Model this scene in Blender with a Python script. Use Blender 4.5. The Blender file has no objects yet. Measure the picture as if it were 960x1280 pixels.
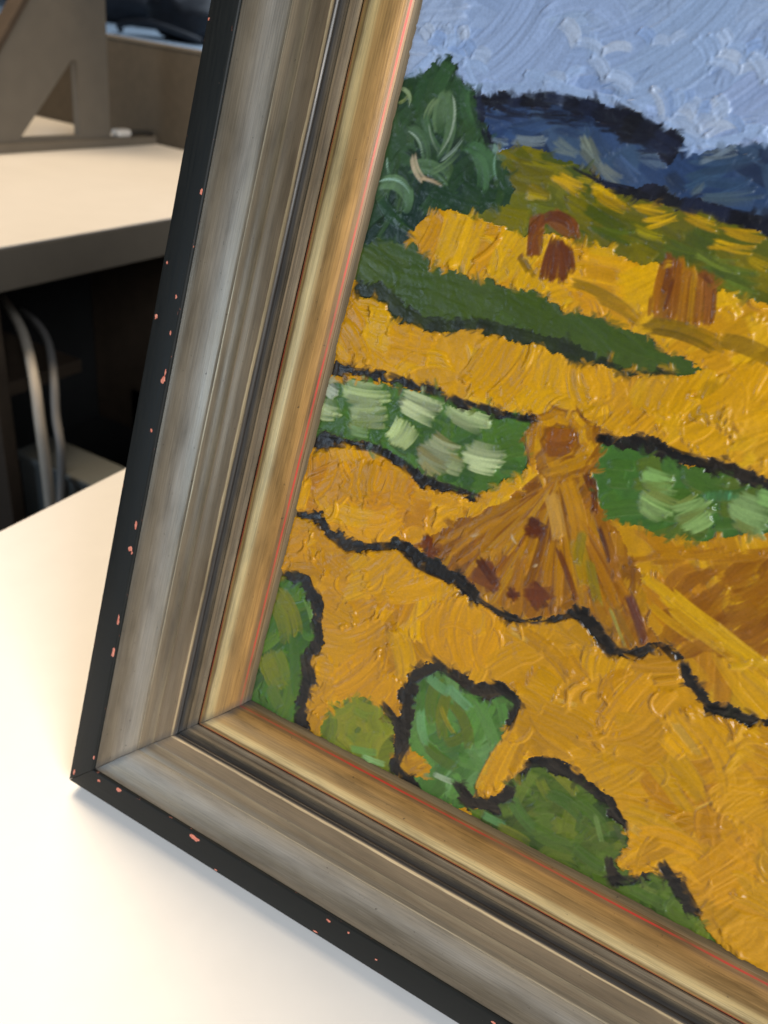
import bpy, math, random
import numpy as np
from mathutils import Matrix, Vector

random.seed(7)
rng = np.random.default_rng(11)
scene = bpy.context.scene
C = scene.collection

# ------------------------------------------------------------------ camera
CAM = np.array([0.18979288, -0.16847717, 0.28545014])
RC = np.array([[0.87263393, 0.34266587, -0.34798006],
               [0.47185238, -0.40779588, 0.78170189],
               [0.12595772, -0.84633482, -0.51754423]])      # columns: right, down, forward
FPX = 990.336
cd = bpy.data.cameras.new('camera')
cam = bpy.data.objects.new('camera', cd)
C.objects.link(cam)
cam.matrix_world = Matrix([[RC[0, 0], -RC[0, 1], -RC[0, 2], CAM[0]],
                           [RC[1, 0], -RC[1, 1], -RC[1, 2], CAM[1]],
                           [RC[2, 0], -RC[2, 1], -RC[2, 2], CAM[2]],
                           [0, 0, 0, 1]])
cd.sensor_fit = 'VERTICAL'
cd.sensor_height = 36.0
cd.lens = FPX / 1280 * 36.0
cd.clip_start = 0.01
cd.clip_end = 100
cd.dof.use_dof = True
cd.dof.focus_distance = 0.250
cd.dof.aperture_fstop = 15.0
scene.camera = cam

# ------------------------------------------------------------------ light
world = bpy.data.worlds.new('World')
scene.world = world
world.use_nodes = True
bg = world.node_tree.nodes['Background']
bg.inputs[0].default_value = (0.85, 0.90, 1.0, 1)
bg.inputs[1].default_value = 0.06


def area(name, loc, target, sx, sy, power, col):
    l = bpy.data.lights.new(name, 'AREA')
    l.shape = 'RECTANGLE'
    l.size, l.size_y, l.energy, l.color = sx, sy, power, col
    o = bpy.data.objects.new(name, l)
    C.objects.link(o)
    o.location = loc
    o.rotation_euler = (Vector(target) - Vector(loc)).to_track_quat('-Z', 'Y').to_euler()
    return o


area('window_light', (2.7, -1.5, 1.75), (0.1, 0.05, 0.1), 1.3, 1.2, 134, (0.90, 0.95, 1.0))
area('ceiling_light', (-1.0, 0.85, 2.15), (-0.4, 0.4, 0.0), 1.2, 1.2, 76, (1.0, 0.79, 0.54))
area('cool_window_light', (-1.9, -2.7, 0.50), (0.0, 0.1, 0.1), 0.9, 0.9, 24, (0.62, 0.80, 1.0))
area('far_table_fill', (-3.5, 6.2, 2.3), (-5.0, 5.0, 0.0), 1.5, 1.5, 90, (0.75, 0.87, 1.0))  # unseen fill lamp added to brighten the far table

scene.view_settings.view_transform = 'Standard'
scene.view_settings.look = 'None'
scene.view_settings.gamma = 1
scene.view_settings.exposure = 0.0
scene.view_settings.use_curve_mapping = False


# ------------------------------------------------------------------ helpers
def lin(r, g, b, k=1.0):
    f = lambda c: (c / 255 / 12.92) if c <= 10.3 else ((c / 255 + 0.055) / 1.055) ** 2.4
    return (f(r) * k, f(g) * k, f(b) * k)


def tag(o, label=None, cat=None, group=None, kind=None):
    if label: o['label'] = label
    if cat: o['category'] = cat
    if group: o['group'] = group
    if kind: o['kind'] = kind
    return o


def mesh_obj(name, verts, faces, mat, parent=None, smooth=False):
    me = bpy.data.meshes.new(name)
    me.from_pydata([tuple(v) for v in verts], [], [tuple(f) for f in faces])
    me.validate()
    me.update()
    if smooth:
        me.polygons.foreach_set('use_smooth', [True] * len(me.polygons))
    if mat: me.materials.append(mat)
    o = bpy.data.objects.new(name, me)
    C.objects.link(o)
    if parent: o.parent = parent
    return o


def empty(name, loc=(0, 0, 0)):
    o = bpy.data.objects.new(name, None)
    C.objects.link(o)
    o.location = loc
    return o


def rounded_box(name, lo, hi, mat, parent=None, bev=0.002, seg=2):
    import bmesh
    bm = bmesh.new()
    bmesh.ops.create_cube(bm, size=1)
    for v in bm.verts:
        v.co = Vector([(lo[i] + hi[i]) / 2 + v.co[i] * (hi[i] - lo[i]) for i in range(3)])
    if bev:
        bmesh.ops.bevel(bm, geom=list(bm.edges), offset=bev, segments=seg, affect='EDGES', profile=0.5)
    me = bpy.data.meshes.new(name)
    bm.to_mesh(me)
    bm.free()
    me.materials.append(mat)
    o = bpy.data.objects.new(name, me)
    C.objects.link(o)
    if parent: o.parent = parent
    return o


def prism(name, poly, axis, a, b, mat, parent=None, holes=()):
    """polygon (list of 2D) extruded along axis between a and b; one optional hole ring with the same count"""
    def P(p, t):
        q = list(p)
        q.insert(axis, t)
        return q
    vs, fs = [], []
    n = len(poly)
    if not holes:
        vs = [P(p, a) for p in poly] + [P(p, b) for p in poly]
        fs = [tuple(range(n - 1, -1, -1)), tuple(range(n, 2 * n))]
        fs += [(i, (i + 1) % n, n + (i + 1) % n, n + i) for i in range(n)]
    else:
        h = holes[0]
        vs = [P(p, a) for p in poly] + [P(p, b) for p in poly] + [P(p, a) for p in h] + [P(p, b) for p in h]
        for i in range(n):
            j = (i + 1) % n
            fs += [(i, j, n + j, n + i), (2 * n + j, 2 * n + i, 3 * n + i, 3 * n + j),
                   (j, i, 2 * n + i, 2 * n + j), (n + i, n + j, 3 * n + j, 3 * n + i)]
    o = mesh_obj(name, vs, fs, mat, parent)
    import bmesh
    bm = bmesh.new()
    bm.from_mesh(o.data)
    bmesh.ops.recalc_face_normals(bm, faces=bm.faces)
    bm.to_mesh(o.data)
    bm.free()
    return o


def tube(name, pts, r, mat, parent=None, n=10):
    pts = [Vector(p) for p in pts]
    # Catmull-Rom refine
    fine = []
    for i in range(len(pts) - 1):
        p0, p1, p2, p3 = pts[max(i - 1, 0)], pts[i], pts[i + 1], pts[min(i + 2, len(pts) - 1)]
        for k in range(6):
            t = k / 6
            fine.append(0.5 * ((2 * p1) + (p2 - p0) * t + (2 * p0 - 5 * p1 + 4 * p2 - p3) * t * t + (3 * p1 - p0 - 3 * p2 + p3) * t ** 3))
    fine.append(pts[-1])
    vs, fs = [], []
    for i, p in enumerate(fine):
        d = (fine[min(i + 1, len(fine) - 1)] - fine[max(i - 1, 0)]).normalized()
        u = d.cross(Vector((0.31, 0.9, 0.2))).normalized()
        w = d.cross(u)
        for k in range(n):
            a = 2 * math.pi * k / n
            vs.append(p + r * (math.cos(a) * u + math.sin(a) * w))
    for i in range(len(fine) - 1):
        for k in range(n):
            fs.append((i * n + k, i * n + (k + 1) % n, (i + 1) * n + (k + 1) % n, (i + 1) * n + k))
    fs += [tuple(range(n - 1, -1, -1)), tuple((len(fine) - 1) * n + k for k in range(n))]
    return mesh_obj(name, vs, fs, mat, parent, smooth=True)


# ------------------------------------------------------------------ materials
class NT:
    def __init__(s, name):
        s.m = bpy.data.materials.new(name)
        s.m.use_nodes = True
        s.t = s.m.node_tree
        s.p = s.t.nodes['Principled BSDF']

    def n(s, typ, **kw):
        o = s.t.nodes.new(typ)
        for k, v in kw.items(): setattr(o, k, v)
        return o

    def l(s, a, b): s.t.links.new(a, b)

    def val(s, sock, v):
        if hasattr(v, 'is_linked') or hasattr(v, 'links'): s.l(v, sock)
        else: sock.default_value = v

    def math(s, op, a, b=0.0, clamp=False):
        o = s.n('ShaderNodeMath', operation=op, use_clamp=clamp)
        s.val(o.inputs[0], a)
        s.val(o.inputs[1], b)
        return o.outputs[0]

    def mix(s, f, a, b, blend='MIX'):
        o = s.n('ShaderNodeMix', data_type='RGBA', blend_type=blend)
        s.val(o.inputs[0], f)
        for i, v in ((6, a), (7, b)):
            if isinstance(v, tuple): o.inputs[i].default_value = (*v[:3], 1)
            else: s.l(v, o.inputs[i])
        return o.outputs[2]

    def noise(s, vec, scale, detail=3, rough=0.55, dim='3D'):
        o = s.n('ShaderNodeTexNoise', noise_dimensions=dim)
        if vec is not None: s.l(vec, o.inputs['Vector'])
        o.inputs['Scale'].default_value = scale
        o.inputs['Detail'].default_value = detail
        o.inputs['Roughness'].default_value = rough
        return o.outputs[0]

    def ramp(s, f, stops, interp='LINEAR'):
        o = s.n('ShaderNodeValToRGB')
        o.color_ramp.interpolation = interp
        e = o.color_ramp.elements
        while len(e) > 1: e.remove(e[-1])
        e[0].position, e[0].color = stops[0][0], (*stops[0][1][:3], 1) if isinstance(stops[0][1], tuple) else (*[stops[0][1]] * 3, 1)
        for p, c in stops[1:]:
            q = e.new(p)
            q.color = (*c[:3], 1) if isinstance(c, tuple) else (c, c, c, 1)
        s.l(f, o.inputs[0])
        return o.outputs[0]

    def mapr(s, v, a, b, c=0.0, d=1.0):
        o = s.n('ShaderNodeMapRange')
        s.l(v, o.inputs[0])
        for i, x in enumerate((a, b, c, d)): o.inputs[i + 1].default_value = x
        return o.outputs[0]

    def bump(s, h, strength, dist):
        o = s.n('ShaderNodeBump')
        o.inputs['Strength'].default_value = strength
        o.inputs['Distance'].default_value = dist
        s.l(h, o.inputs['Height'])
        s.l(o.outputs[0], s.p.inputs['Normal'])

    def uv(s, sx, sy, sz=1):
        u = s.n('ShaderNodeUVMap')
        m = s.n('ShaderNodeMapping')
        m.inputs['Scale'].default_value = (sx, sy, sz)
        s.l(u.outputs[0], m.inputs[0])
        return m.outputs[0], u

    def obj(s):
        return s.n('ShaderNodeTexCoord').outputs['Object']

    def out(s, col=None, rough=None, metal=None, spec=None):
        if col is not None:
            if isinstance(col, tuple): s.p.inputs['Base Color'].default_value = (*col[:3], 1)
            else: s.l(col, s.p.inputs['Base Color'])
        if rough is not None: s.val(s.p.inputs['Roughness'], rough)
        if metal is not None: s.val(s.p.inputs['Metallic'], metal)
        if spec is not None: s.val(s.p.inputs['Specular IOR Level'], spec)
        return s.m


def plain(name, col, rough=0.5, var=0.08, scale=40, metal=0.0, bumpd=0.0):
    t = NT(name)
    nz = t.noise(t.obj(), scale, 4)
    dark = tuple(c * (1 - var) for c in col)
    light = tuple(min(1, c * (1 + var)) for c in col)
    t.out(t.ramp(nz, [(0.3, dark), (0.7, light)]), rough, metal)
    if bumpd: t.bump(nz, 0.4, bumpd)
    return t.m


M = {}
M['white_laminate'] = plain('white_laminate', (0.78, 0.765, 0.745), 0.40, 0.015, 60)
M['desk_white'] = plain('desk_white', (0.60, 0.57, 0.53), 0.45, 0.02, 20)
M['taupe'] = plain('taupe', (0.125, 0.105, 0.080), 0.6, 0.06, 30)
M['taupe_metal'] = plain('taupe_metal', (0.115, 0.100, 0.080), 0.55, 0.06, 30)
M['screen_fabric'] = plain('screen_fabric', (0.075, 0.058, 0.038), 0.9, 0.10, 60)
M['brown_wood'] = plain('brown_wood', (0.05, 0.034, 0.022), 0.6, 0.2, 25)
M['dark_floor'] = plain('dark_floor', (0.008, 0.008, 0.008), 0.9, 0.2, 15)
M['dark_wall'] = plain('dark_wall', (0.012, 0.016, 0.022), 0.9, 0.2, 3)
M['pale_desk'] = plain('pale_desk', (0.36, 0.45, 0.55), 0.5, 0.06, 4)
M['black_cloth'] = plain('black_cloth', (0.010, 0.012, 0.018), 0.7, 0.3, 20)
M['grey_box'] = plain('grey_box', (0.075, 0.082, 0.08), 0.6, 0.08, 20)
M['cable'] = plain('cable', (0.55, 0.49, 0.41), 0.45, 0.06, 30)
M['cable_grey'] = plain('cable_grey', (0.27, 0.26, 0.25), 0.5, 0.06, 30)
M['black_plastic'] = plain('black_plastic', (0.02, 0.018, 0.016), 0.45, 0.1, 40)
M['raw_wood'] = plain('raw_wood', (0.05, 0.04, 0.03), 0.8, 0.2, 60)

# black painted rim
t = NT('black_rim_paint')
vec, u = t.uv(60, 900)
s1 = t.noise(vec, 1.0, 4, 0.6)
vec2, _ = t.uv(700, 700)
s2 = t.noise(vec2, 1.0, 3, 0.7)
c = t.ramp(s1, [(0.3, (0.0075, 0.0085, 0.008)), (0.75, (0.014, 0.015, 0.0135))])
sp = t.mapr(s2, 0.735, 0.765)
c = t.mix(sp, c, (0.16, 0.12, 0.09))
sep = t.n('ShaderNodeSeparateXYZ')
t.l(u.outputs[0], sep.inputs[0])
edge = t.mapr(sep.outputs[1], 0.0344, 0.0350)         # thin blue line by the inner edge
c = t.mix(t.math('MULTIPLY', edge, 0.8), c, (0.010, 0.030, 0.042))
ew = t.noise(t.uv(180, 500)[0], 1, 4, 0.7)
near = t.math('MULTIPLY', t.mapr(sep.outputs[1], 0.0188, 0.0195), t.mapr(sep.outputs[1], 0.0208, 0.0202))
near2 = t.math('MULTIPLY', t.mapr(sep.outputs[1], 0.0312, 0.0318), t.mapr(sep.outputs[1], 0.0332, 0.0326))
wear = t.math('MULTIPLY', t.math('ADD', near, near2, True), t.mapr(ew, 0.64, 0.68))
c = t.mix(wear, c, (0.30, 0.10, 0.06))
t.out(c, t.mapr(s1, 0.3, 0.7, 0.45, 0.6), 0.0, 0.22)
t.bump(s1, 0.25, 0.0001)
M['rim'] = t.m


def streaky(name, v0, v1, stops, metal, rough, fine=0.35, blot=0.25, lines=None, spec=None):
    """brushed, rubbed leaf finish; stops run across the band from v0 to v1 (metres)"""
    t = NT(name)
    u = t.n('ShaderNodeUVMap')
    sep = t.n('ShaderNodeSeparateXYZ')
    t.l(u.outputs[0], sep.inputs[0])
    nf = t.noise(t.uv(34, 2400)[0], 1, 4, 0.65)
    nm = t.noise(t.uv(5, 520)[0], 1, 4, 0.6)
    nb = t.noise(t.uv(30, 170)[0], 1, 6, 0.65)
    nl = t.noise(t.uv(12, 60)[0], 1, 3, 0.6)
    ns = t.noise(t.uv(420, 600)[0], 1, 3, 0.6)
    wob = t.math('MULTIPLY', t.math('SUBTRACT', nm, 0.5), 0.0020)
    wob2 = t.math('MULTIPLY', t.math('SUBTRACT', nb, 0.5), 0.0022)
    v = t.math('ADD', sep.outputs[1], t.math('ADD', wob, wob2))
    f = t.mapr(v, v0, v1)
    c = t.ramp(f, stops)
    c = t.mix(1.0, c, t.ramp(nf, [(0.34, 1 - fine), (0.5, 1.0), (0.66, 1 + fine * 0.8)]), 'MULTIPLY')
    c = t.mix(1.0, c, t.ramp(nb, [(0.30, 1 - blot), (0.5, 1.0), (0.70, 1 + blot * 0.6)]), 'MULTIPLY')
    c = t.mix(1.0, c, t.ramp(nl, [(0.30, (0.84, 0.82, 0.78)), (0.5, (1.0, 1.0, 1.0)), (0.7, (1.10, 1.08, 1.05))]), 'MULTIPLY')
    dark = t.mapr(ns, 0.67, 0.74)
    c = t.mix(t.math('MULTIPLY', dark, 0.65), c, (0.03, 0.022, 0.015))
    if lines:                                            # thin worn bole lines: (v centre, half width, colour, strength)
        worn = t.noise(t.uv(22, 60)[0], 1, 5, 0.65)
        gone = t.noise(t.uv(9, 9)[0], 1, 2, 0.5)
        for vc, hw, col, st in lines:
            jit = t.math('MULTIPLY', t.math('SUBTRACT', worn, 0.5), hw * 1.6)
            d = t.math('ABSOLUTE', t.math('SUBTRACT', t.math('ADD', sep.outputs[1], jit), vc))
            k = t.mapr(d, hw, hw * 0.45)
            k = t.math('MULTIPLY', k, t.mapr(worn, 0.36, 0.54, 0.12, st))
            k = t.math('MULTIPLY', k, t.mapr(gone, 0.36, 0.5, 0.35, 1.0))
            c = t.mix(k, c, col)
    mit = t.n('ShaderNodeAttribute', attribute_name='mitre')        # grime rubbed into the mitred corner joint
    md = t.math('ADD', mit.outputs['Fac'], t.math('MULTIPLY', t.math('SUBTRACT', nb, 0.5), 0.006))
    c = t.mix(t.mapr(md, 0.0035, 0.0002, 0.0, 0.62), c, (0.05, 0.052, 0.055))
    r = t.math('ADD', rough, t.math('MULTIPLY', t.math('SUBTRACT', nb, 0.5), 0.35))
    t.out(c, r, metal, spec)
    t.bump(t.math('ADD', t.math('MULTIPLY', nf, 0.6), t.math('MULTIPLY', nb, 0.5)), 0.35, 0.00020)
    return t.m


# across coordinate in the uv is arc length along the profile; filled in below
FT = 0.020                                               # frame thickness
BANDS = {
    'black_rim': [(0.0, -FT), (0.0, -0.0006), (0.0002, -0.0001), (0.0007, 0.0001), (0.0060, 0.0010), (0.0115, 0.0017), (0.0121, 0.00165), (0.0125, 0.0013), (0.0127, 0.0007)],
    'silver_cove': [(0.01285, 0.0009), (0.0135, 0.0010), (0.0160, 0.0002), (0.0190, -0.0009), (0.0220, -0.0017), (0.0250, -0.0021), (0.0275, -0.0021),
                    (0.0288, -0.0019), (0.0294, -0.0013), (0.0301, -0.0013), (0.0307, -0.0017), (0.0330, -0.0017), (0.0355, -0.0014), (0.0362, -0.0010), (0.0368, -0.0012),
                    (0.0400, -0.0007), (0.0430, 0.0000), (0.0446, 0.0004), (0.0452, 0.0008), (0.0458, 0.0009), (0.0463, 0.0006), (0.0465, 0.0001)],
    'dark_groove': [(0.0466, -0.0002), (0.0469, -0.0010), (0.0476, -0.0017), (0.0485, -0.0017), (0.0491, -0.0012), (0.0503, -0.0013), (0.0507, -0.0018), (0.0516, -0.0020), (0.0524, -0.0021)],
    'gilt_bead': [(0.0525, -0.0032), (0.0528, -0.0026), (0.0534, -0.0019), (0.0544, -0.0012), (0.0560, -0.0005), (0.0580, 0.0000), (0.0600, 0.0001), (0.0620, -0.0002),
                  (0.0642, -0.0010), (0.0660, -0.0019), (0.0674, -0.0028), (0.0682, -0.0034), (0.0686, -0.0038)],
    'inner_lip': [(0.0687, -0.0036), (0.0690, -0.0038), (0.0700, -0.0062), (0.0703, -0.0074)],
}
BRM = {
    'silver_cove': streaky('silver_leaf_cove', 0.0, 0.0345, [  # light stops paint highlights on cove, step and ridge into the colour
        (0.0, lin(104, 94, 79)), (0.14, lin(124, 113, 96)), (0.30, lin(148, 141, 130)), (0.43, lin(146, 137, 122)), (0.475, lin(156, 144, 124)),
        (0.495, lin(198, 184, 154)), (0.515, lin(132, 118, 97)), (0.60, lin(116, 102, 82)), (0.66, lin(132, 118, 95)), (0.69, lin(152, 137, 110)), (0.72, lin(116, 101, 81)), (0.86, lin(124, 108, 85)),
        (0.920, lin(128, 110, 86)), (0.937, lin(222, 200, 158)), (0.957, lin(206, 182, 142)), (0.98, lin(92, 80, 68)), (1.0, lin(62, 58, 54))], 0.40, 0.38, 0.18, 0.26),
    'dark_groove': streaky('dark_groove_wash', 0.0, 0.0078, [
        (0.0, lin(58, 56, 54)), (0.10, lin(52, 50, 48)), (0.26, lin(84, 74, 60)), (0.42, lin(108, 94, 74)), (0.52, lin(126, 108, 84)), (0.64, lin(94, 82, 66)), (0.85, lin(122, 108, 88)), (1.0, lin(140, 122, 96))], 0.0, 0.75, 0.26, 0.35, spec=0.15),
    'gilt_bead': streaky('gilt_leaf', 0.0, 0.0178, [  # cream stops paint a highlight along the bead into the leaf colour
        (0.0, lin(146, 106, 66)), (0.09, lin(196, 162, 98)), (0.17, lin(180, 148, 90)), (0.22, lin(134, 110, 72)), (0.30, lin(200, 178, 128)), (0.42, lin(196, 170, 116)), (0.52, lin(160, 126, 76)),
        (0.66, lin(150, 116, 68)), (0.76, lin(164, 124, 68)), (0.86, lin(164, 122, 66)), (0.90, lin(126, 94, 56)), (1.0, lin(126, 94, 56))], 0.26, 0.40, 0.22, 0.42,
        lines=[(0.0016, 0.0010, lin(190, 66, 46), 1.0), (0.0171, 0.00040, lin(190, 58, 42), 1.0)]),
    'inner_lip': streaky('lip_bronze', 0.0, 0.0035, [(0.0, lin(120, 96, 62)), (0.3, lin(104, 88, 62)), (0.8, lin(92, 78, 56)), (1.0, lin(60, 50, 36))], 0.12, 0.5, 0.3, 0.35),
    'black_rim': M['rim'],
}
t = NT('chip_bole')
nz = t.noise(t.obj(), 900, 3)
t.out(t.ramp(nz, [(0.35, lin(206, 110, 88)), (0.65, lin(232, 152, 128))]), 0.75, 0.0)
M['chip'] = t.m

# ------------------------------------------------------------------ the setting
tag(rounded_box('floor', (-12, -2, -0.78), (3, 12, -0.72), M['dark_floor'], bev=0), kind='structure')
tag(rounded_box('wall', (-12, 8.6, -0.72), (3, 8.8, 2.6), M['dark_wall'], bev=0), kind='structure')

# own desk under the painting
desk = tag(empty('desk', (0.6, 0.2, -0.72)), 'white laminate desk top carrying the framed oil painting', 'desk')


def dpart(name, lo, hi, mat, root, bev=0.0015):
    o = rounded_box(name, lo, hi, mat, root, bev)
    o.matrix_parent_inverse = Matrix.Translation(-root.location)
    return o


dpart('desk_top', (-0.174, -0.75, -0.025), (1.4, 0.95, 0.0), M['white_laminate'], desk, 0.0012)
for x in (0.0, 1.3):
    for y in (-0.65, 0.85):
        dpart('leg', (x - 0.025, y - 0.025, -0.72), (x + 0.025, y + 0.025, -0.0255), M['taupe_metal'], desk)

# desk across the gap
d2 = tag(empty('desk', (-1.3, 0.9, -0.72)), 'cream topped desk with thick taupe edge and triangular bracket on it', 'desk')
dpart('desk_top', (-1.9, 0.47, -0.0025), (-0.6655, 1.318, 0.0), M['desk_white'], d2, 0.001)
dpart('edge_band', (-1.9, 0.47, -0.055), (-0.665, 1.318, -0.003), M['taupe'], d2, 0.0015)
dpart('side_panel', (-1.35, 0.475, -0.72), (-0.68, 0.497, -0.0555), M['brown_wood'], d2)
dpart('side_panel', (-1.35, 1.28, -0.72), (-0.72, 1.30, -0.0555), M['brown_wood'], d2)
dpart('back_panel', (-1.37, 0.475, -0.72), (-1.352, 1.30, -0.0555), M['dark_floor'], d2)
dpart('drawer_shelf', (-1.2, 0.50, -0.225), (-0.72, 0.66, -0.205), M['brown_wood'], d2)

# fabric screen behind that desk
sc = tag(empty('desk_screen', (-1.3, 1.33, -0.72)), 'brown fabric privacy screen standing behind the cream topped desk', 'screen')
dpart('panel', (-2.6, 1.322, -0.60), (0.2, 1.348, 0.190), M['screen_fabric'], sc, 0.004)
dpart('top_trim', (-2.6, 1.3205, 0.1905), (0.2, 1.3495, 0.197), M['taupe'], sc, 0.0015)
for x in (-2.4, -1.2, 0.1):
    dpart('foot', (x - 0.03, 1.28, -0.72), (x + 0.03, 1.39, -0.6005), M['taupe_metal'], sc)

# triangular bracket on the second desk
br = tag(empty('bracket', (-1.16, 1.0, 0.0)), 'taupe triangular stand bracket with a cut-out, standing on the cream desk', 'bracket')


def bpart(o):
    o.matrix_parent_inverse = Matrix.Translation(-br.location)
    return o


outer = [(0.80, 0.0165), (1.110, 0.372), (1.187, 0.372), (1.182, 0.0165)]
# web with the triangular opening
hole = [(0.955, 0.024), (1.090, 0.156), (1.104, 0.156), (1.100, 0.024)]
bpart(prism('web', outer, 0, -1.176, -1.160, M['taupe_metal'], br, holes=[hole]))
bpart(prism('diagonal_flange', [(0.79, 0.019), (0.80, 0.0165), (1.110, 0.3725), (1.102, 0.3795)], 0, -1.192, -1.157, M['brown_wood'], br))
bpart(prism('top_arm', [(1.10, 0.3735), (1.10, 0.39), (1.25, 0.39), (1.25, 0.3735)], 0, -1.30, -1.05, M['taupe_metal'], br))
dpart('base_bar', (-1.185, 0.60, 0.0005), (-1.152, 1.312, 0.0160), M['taupe'], br, 0.001)

# small plug on the base bar, in front of the screen
pg = tag(empty('cable_plug', (-1.17, 1.225, 0.016)), 'small cream cable plug with a dark lead lying by the bracket', 'plug')
o = rounded_box('plug_body', (-0.012, -0.02, 0.0005), (0.012, 0.018, 0.015), M['desk_white'], pg, 0.005, 3)
tube('lead', [(0, 0.018, 0.006), (0.004, 0.04, 0.008), (0.008, 0.062, 0.008), (0.01, 0.08, 0.006)], 0.006, M['black_plastic'], pg)

# things in the gap
gb = tag(empty('storage_box', (-0.52, 0.52, -0.72)), 'grey lidded box standing on the dark floor between the desks', 'box')
dpart('box_body', (-0.70, 0.512, -0.72), (-0.40, 0.572, -0.312), M['grey_box'], gb, 0.003)
dpart('lid', (-0.705, 0.508, -0.3115), (-0.395, 0.576, -0.298), M['grey_box'], gb, 0.004)


def pix_to_plane(p, axis, v):
    d = RC @ np.array([(p[0] - 480) / FPX, (p[1] - 640) / FPX, 1.0])
    s = (v - CAM[axis]) / d[axis]
    return CAM + s * d


for path, r, mat, lab in (
        ([(2, 372, -.98), (16, 392, -.84), (30, 420, -.72), (42, 470, -.64), (50, 530, -.61), (58, 590, -.60), (66, 660, -.60)], 0.0072, 'cable', 'pale cream cable hanging down between the desks'),
        ([(26, 388, -.98), (44, 402, -.86), (60, 428, -.74), (67, 470, -.66), (70, 520, -.63), (76, 560, -.61), (77, 605, -.61), (75, 660, -.61)], 0.0060, 'cable_grey', 'greyish cable bowing out beside the cream cable')):
    pts = [pix_to_plane(p[:2], 0, p[2]) for p in path]
    c = tube('power_cable', pts, r, M[mat])
    tag(c, lab, 'cable', 'cables hanging in the gap')
bt = tag(empty('cable_clip', tuple(pix_to_plane((66, 690), 0, -0.6))), 'grey plastic clip gathering the hanging cables', 'clip')
rounded_box('clip_body', (-0.028, -0.024, 0.0), (0.02, 0.028, 0.045), M['cable_grey'], bt, 0.009, 3)
rounded_box('clip_collar', (-0.02, -0.017, 0.0455), (0.013, 0.02, 0.060), M['cable'], bt, 0.005, 3)

# far table with a black bag on it
ft = tag(empty('far_table', (-6, 5.5, -0.72)), 'pale blue-grey table far behind the fabric screen', 'table')
dpart('table_top', (-11, 3.4, -0.03), (-1.5, 7.4, 0.0), M['pale_desk'], ft, 0.004)
for x in (-10.8, -1.8):
    for y in (3.6, 7.2):
        dpart('leg', (x - 0.03, y - 0.03, -0.72), (x + 0.03, y + 0.03, -0.0305), M['taupe_metal'], ft)


def blob(name, cx, cy, cz, rx, ry, rz, mat, parent, seed, amp=0.16, squash=0.0):
    import bmesh
    from mathutils import noise as mn
    bm = bmesh.new()
    bmesh.ops.create_icosphere(bm, subdivisions=4, radius=1)
    for v in bm.verts:
        k = 1 + amp * mn.fractal(v.co * 1.6 + Vector((seed, seed * 2, 0)), 1.0, 2.0, 4)
        v.co = Vector((cx + v.co.x * rx * k, cy + v.co.y * ry * k, max(cz + v.co.z * rz * k, squash)))
    me = bpy.data.meshes.new(name)
    bm.to_mesh(me)
    bm.free()
    me.polygons.foreach_set('use_smooth', [True] * len(me.polygons))
    me.materials.append(mat)
    o = bpy.data.objects.new(name, me)
    C.objects.link(o)
    o.parent = parent
    return o


bag = tag(empty('bag', (-4.45, 5.35, 0.002)), 'black crumpled bag with a looped strap on the far table', 'bag')
blob('bag_body', 0, 0, 0.17, 0.34, 0.3, 0.2, M['black_cloth'], bag, 3)
tube('strap', [(-0.42, -0.3, 0.02), (-0.3, -0.42, 0.06), (0.0, -0.46, 0.10), (0.25, -0.36, 0.06), (0.3, -0.25, 0.03)], 0.022, M['black_cloth'], bag)
bag2 = tag(empty('bag', (-6.6, 6.5, 0.002)), 'long low dark bag lying at the back of the far table', 'bag')
blob('bag_body', 0, 0, 0.16, 1.0, 0.4, 0.22, M['black_cloth'], bag2, 8)
tube('handle', [(-0.3, -0.3, 0.3), (-0.2, -0.36, 0.4), (0.1, -0.36, 0.41), (0.25, -0.3, 0.3)], 0.025, M['black_cloth'], bag2)

# ------------------------------------------------------------------ framed painting
LEAN = math.radians(17)
FO = np.array([0.0, -0.0191261, 0.00584743])
FR = np.array([[1, 0, 0], [0, math.sin(LEAN), -math.cos(LEAN)], [0, math.cos(LEAN), math.sin(LEAN)]])
fp = tag(empty('framed_painting', tuple(FO)), 'framed thick-brushed oil painting of yellow harvest fields, leaning on the white desk', 'painting')
fp.rotation_euler = (math.pi / 2 - LEAN, 0, 0)
W, H = 0.54, 0.45


def px2frame(p, z):
    """photo pixel -> point on the frame-parallel plane at height z, in frame coordinates"""
    d = FR.T @ (RC @ np.array([(p[0] - 480) / FPX, (p[1] - 640) / FPX, 1.0]))
    c = FR.T @ (CAM - FO)
    s = (z - c[2]) / d[2]
    return (c + s * d)


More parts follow.
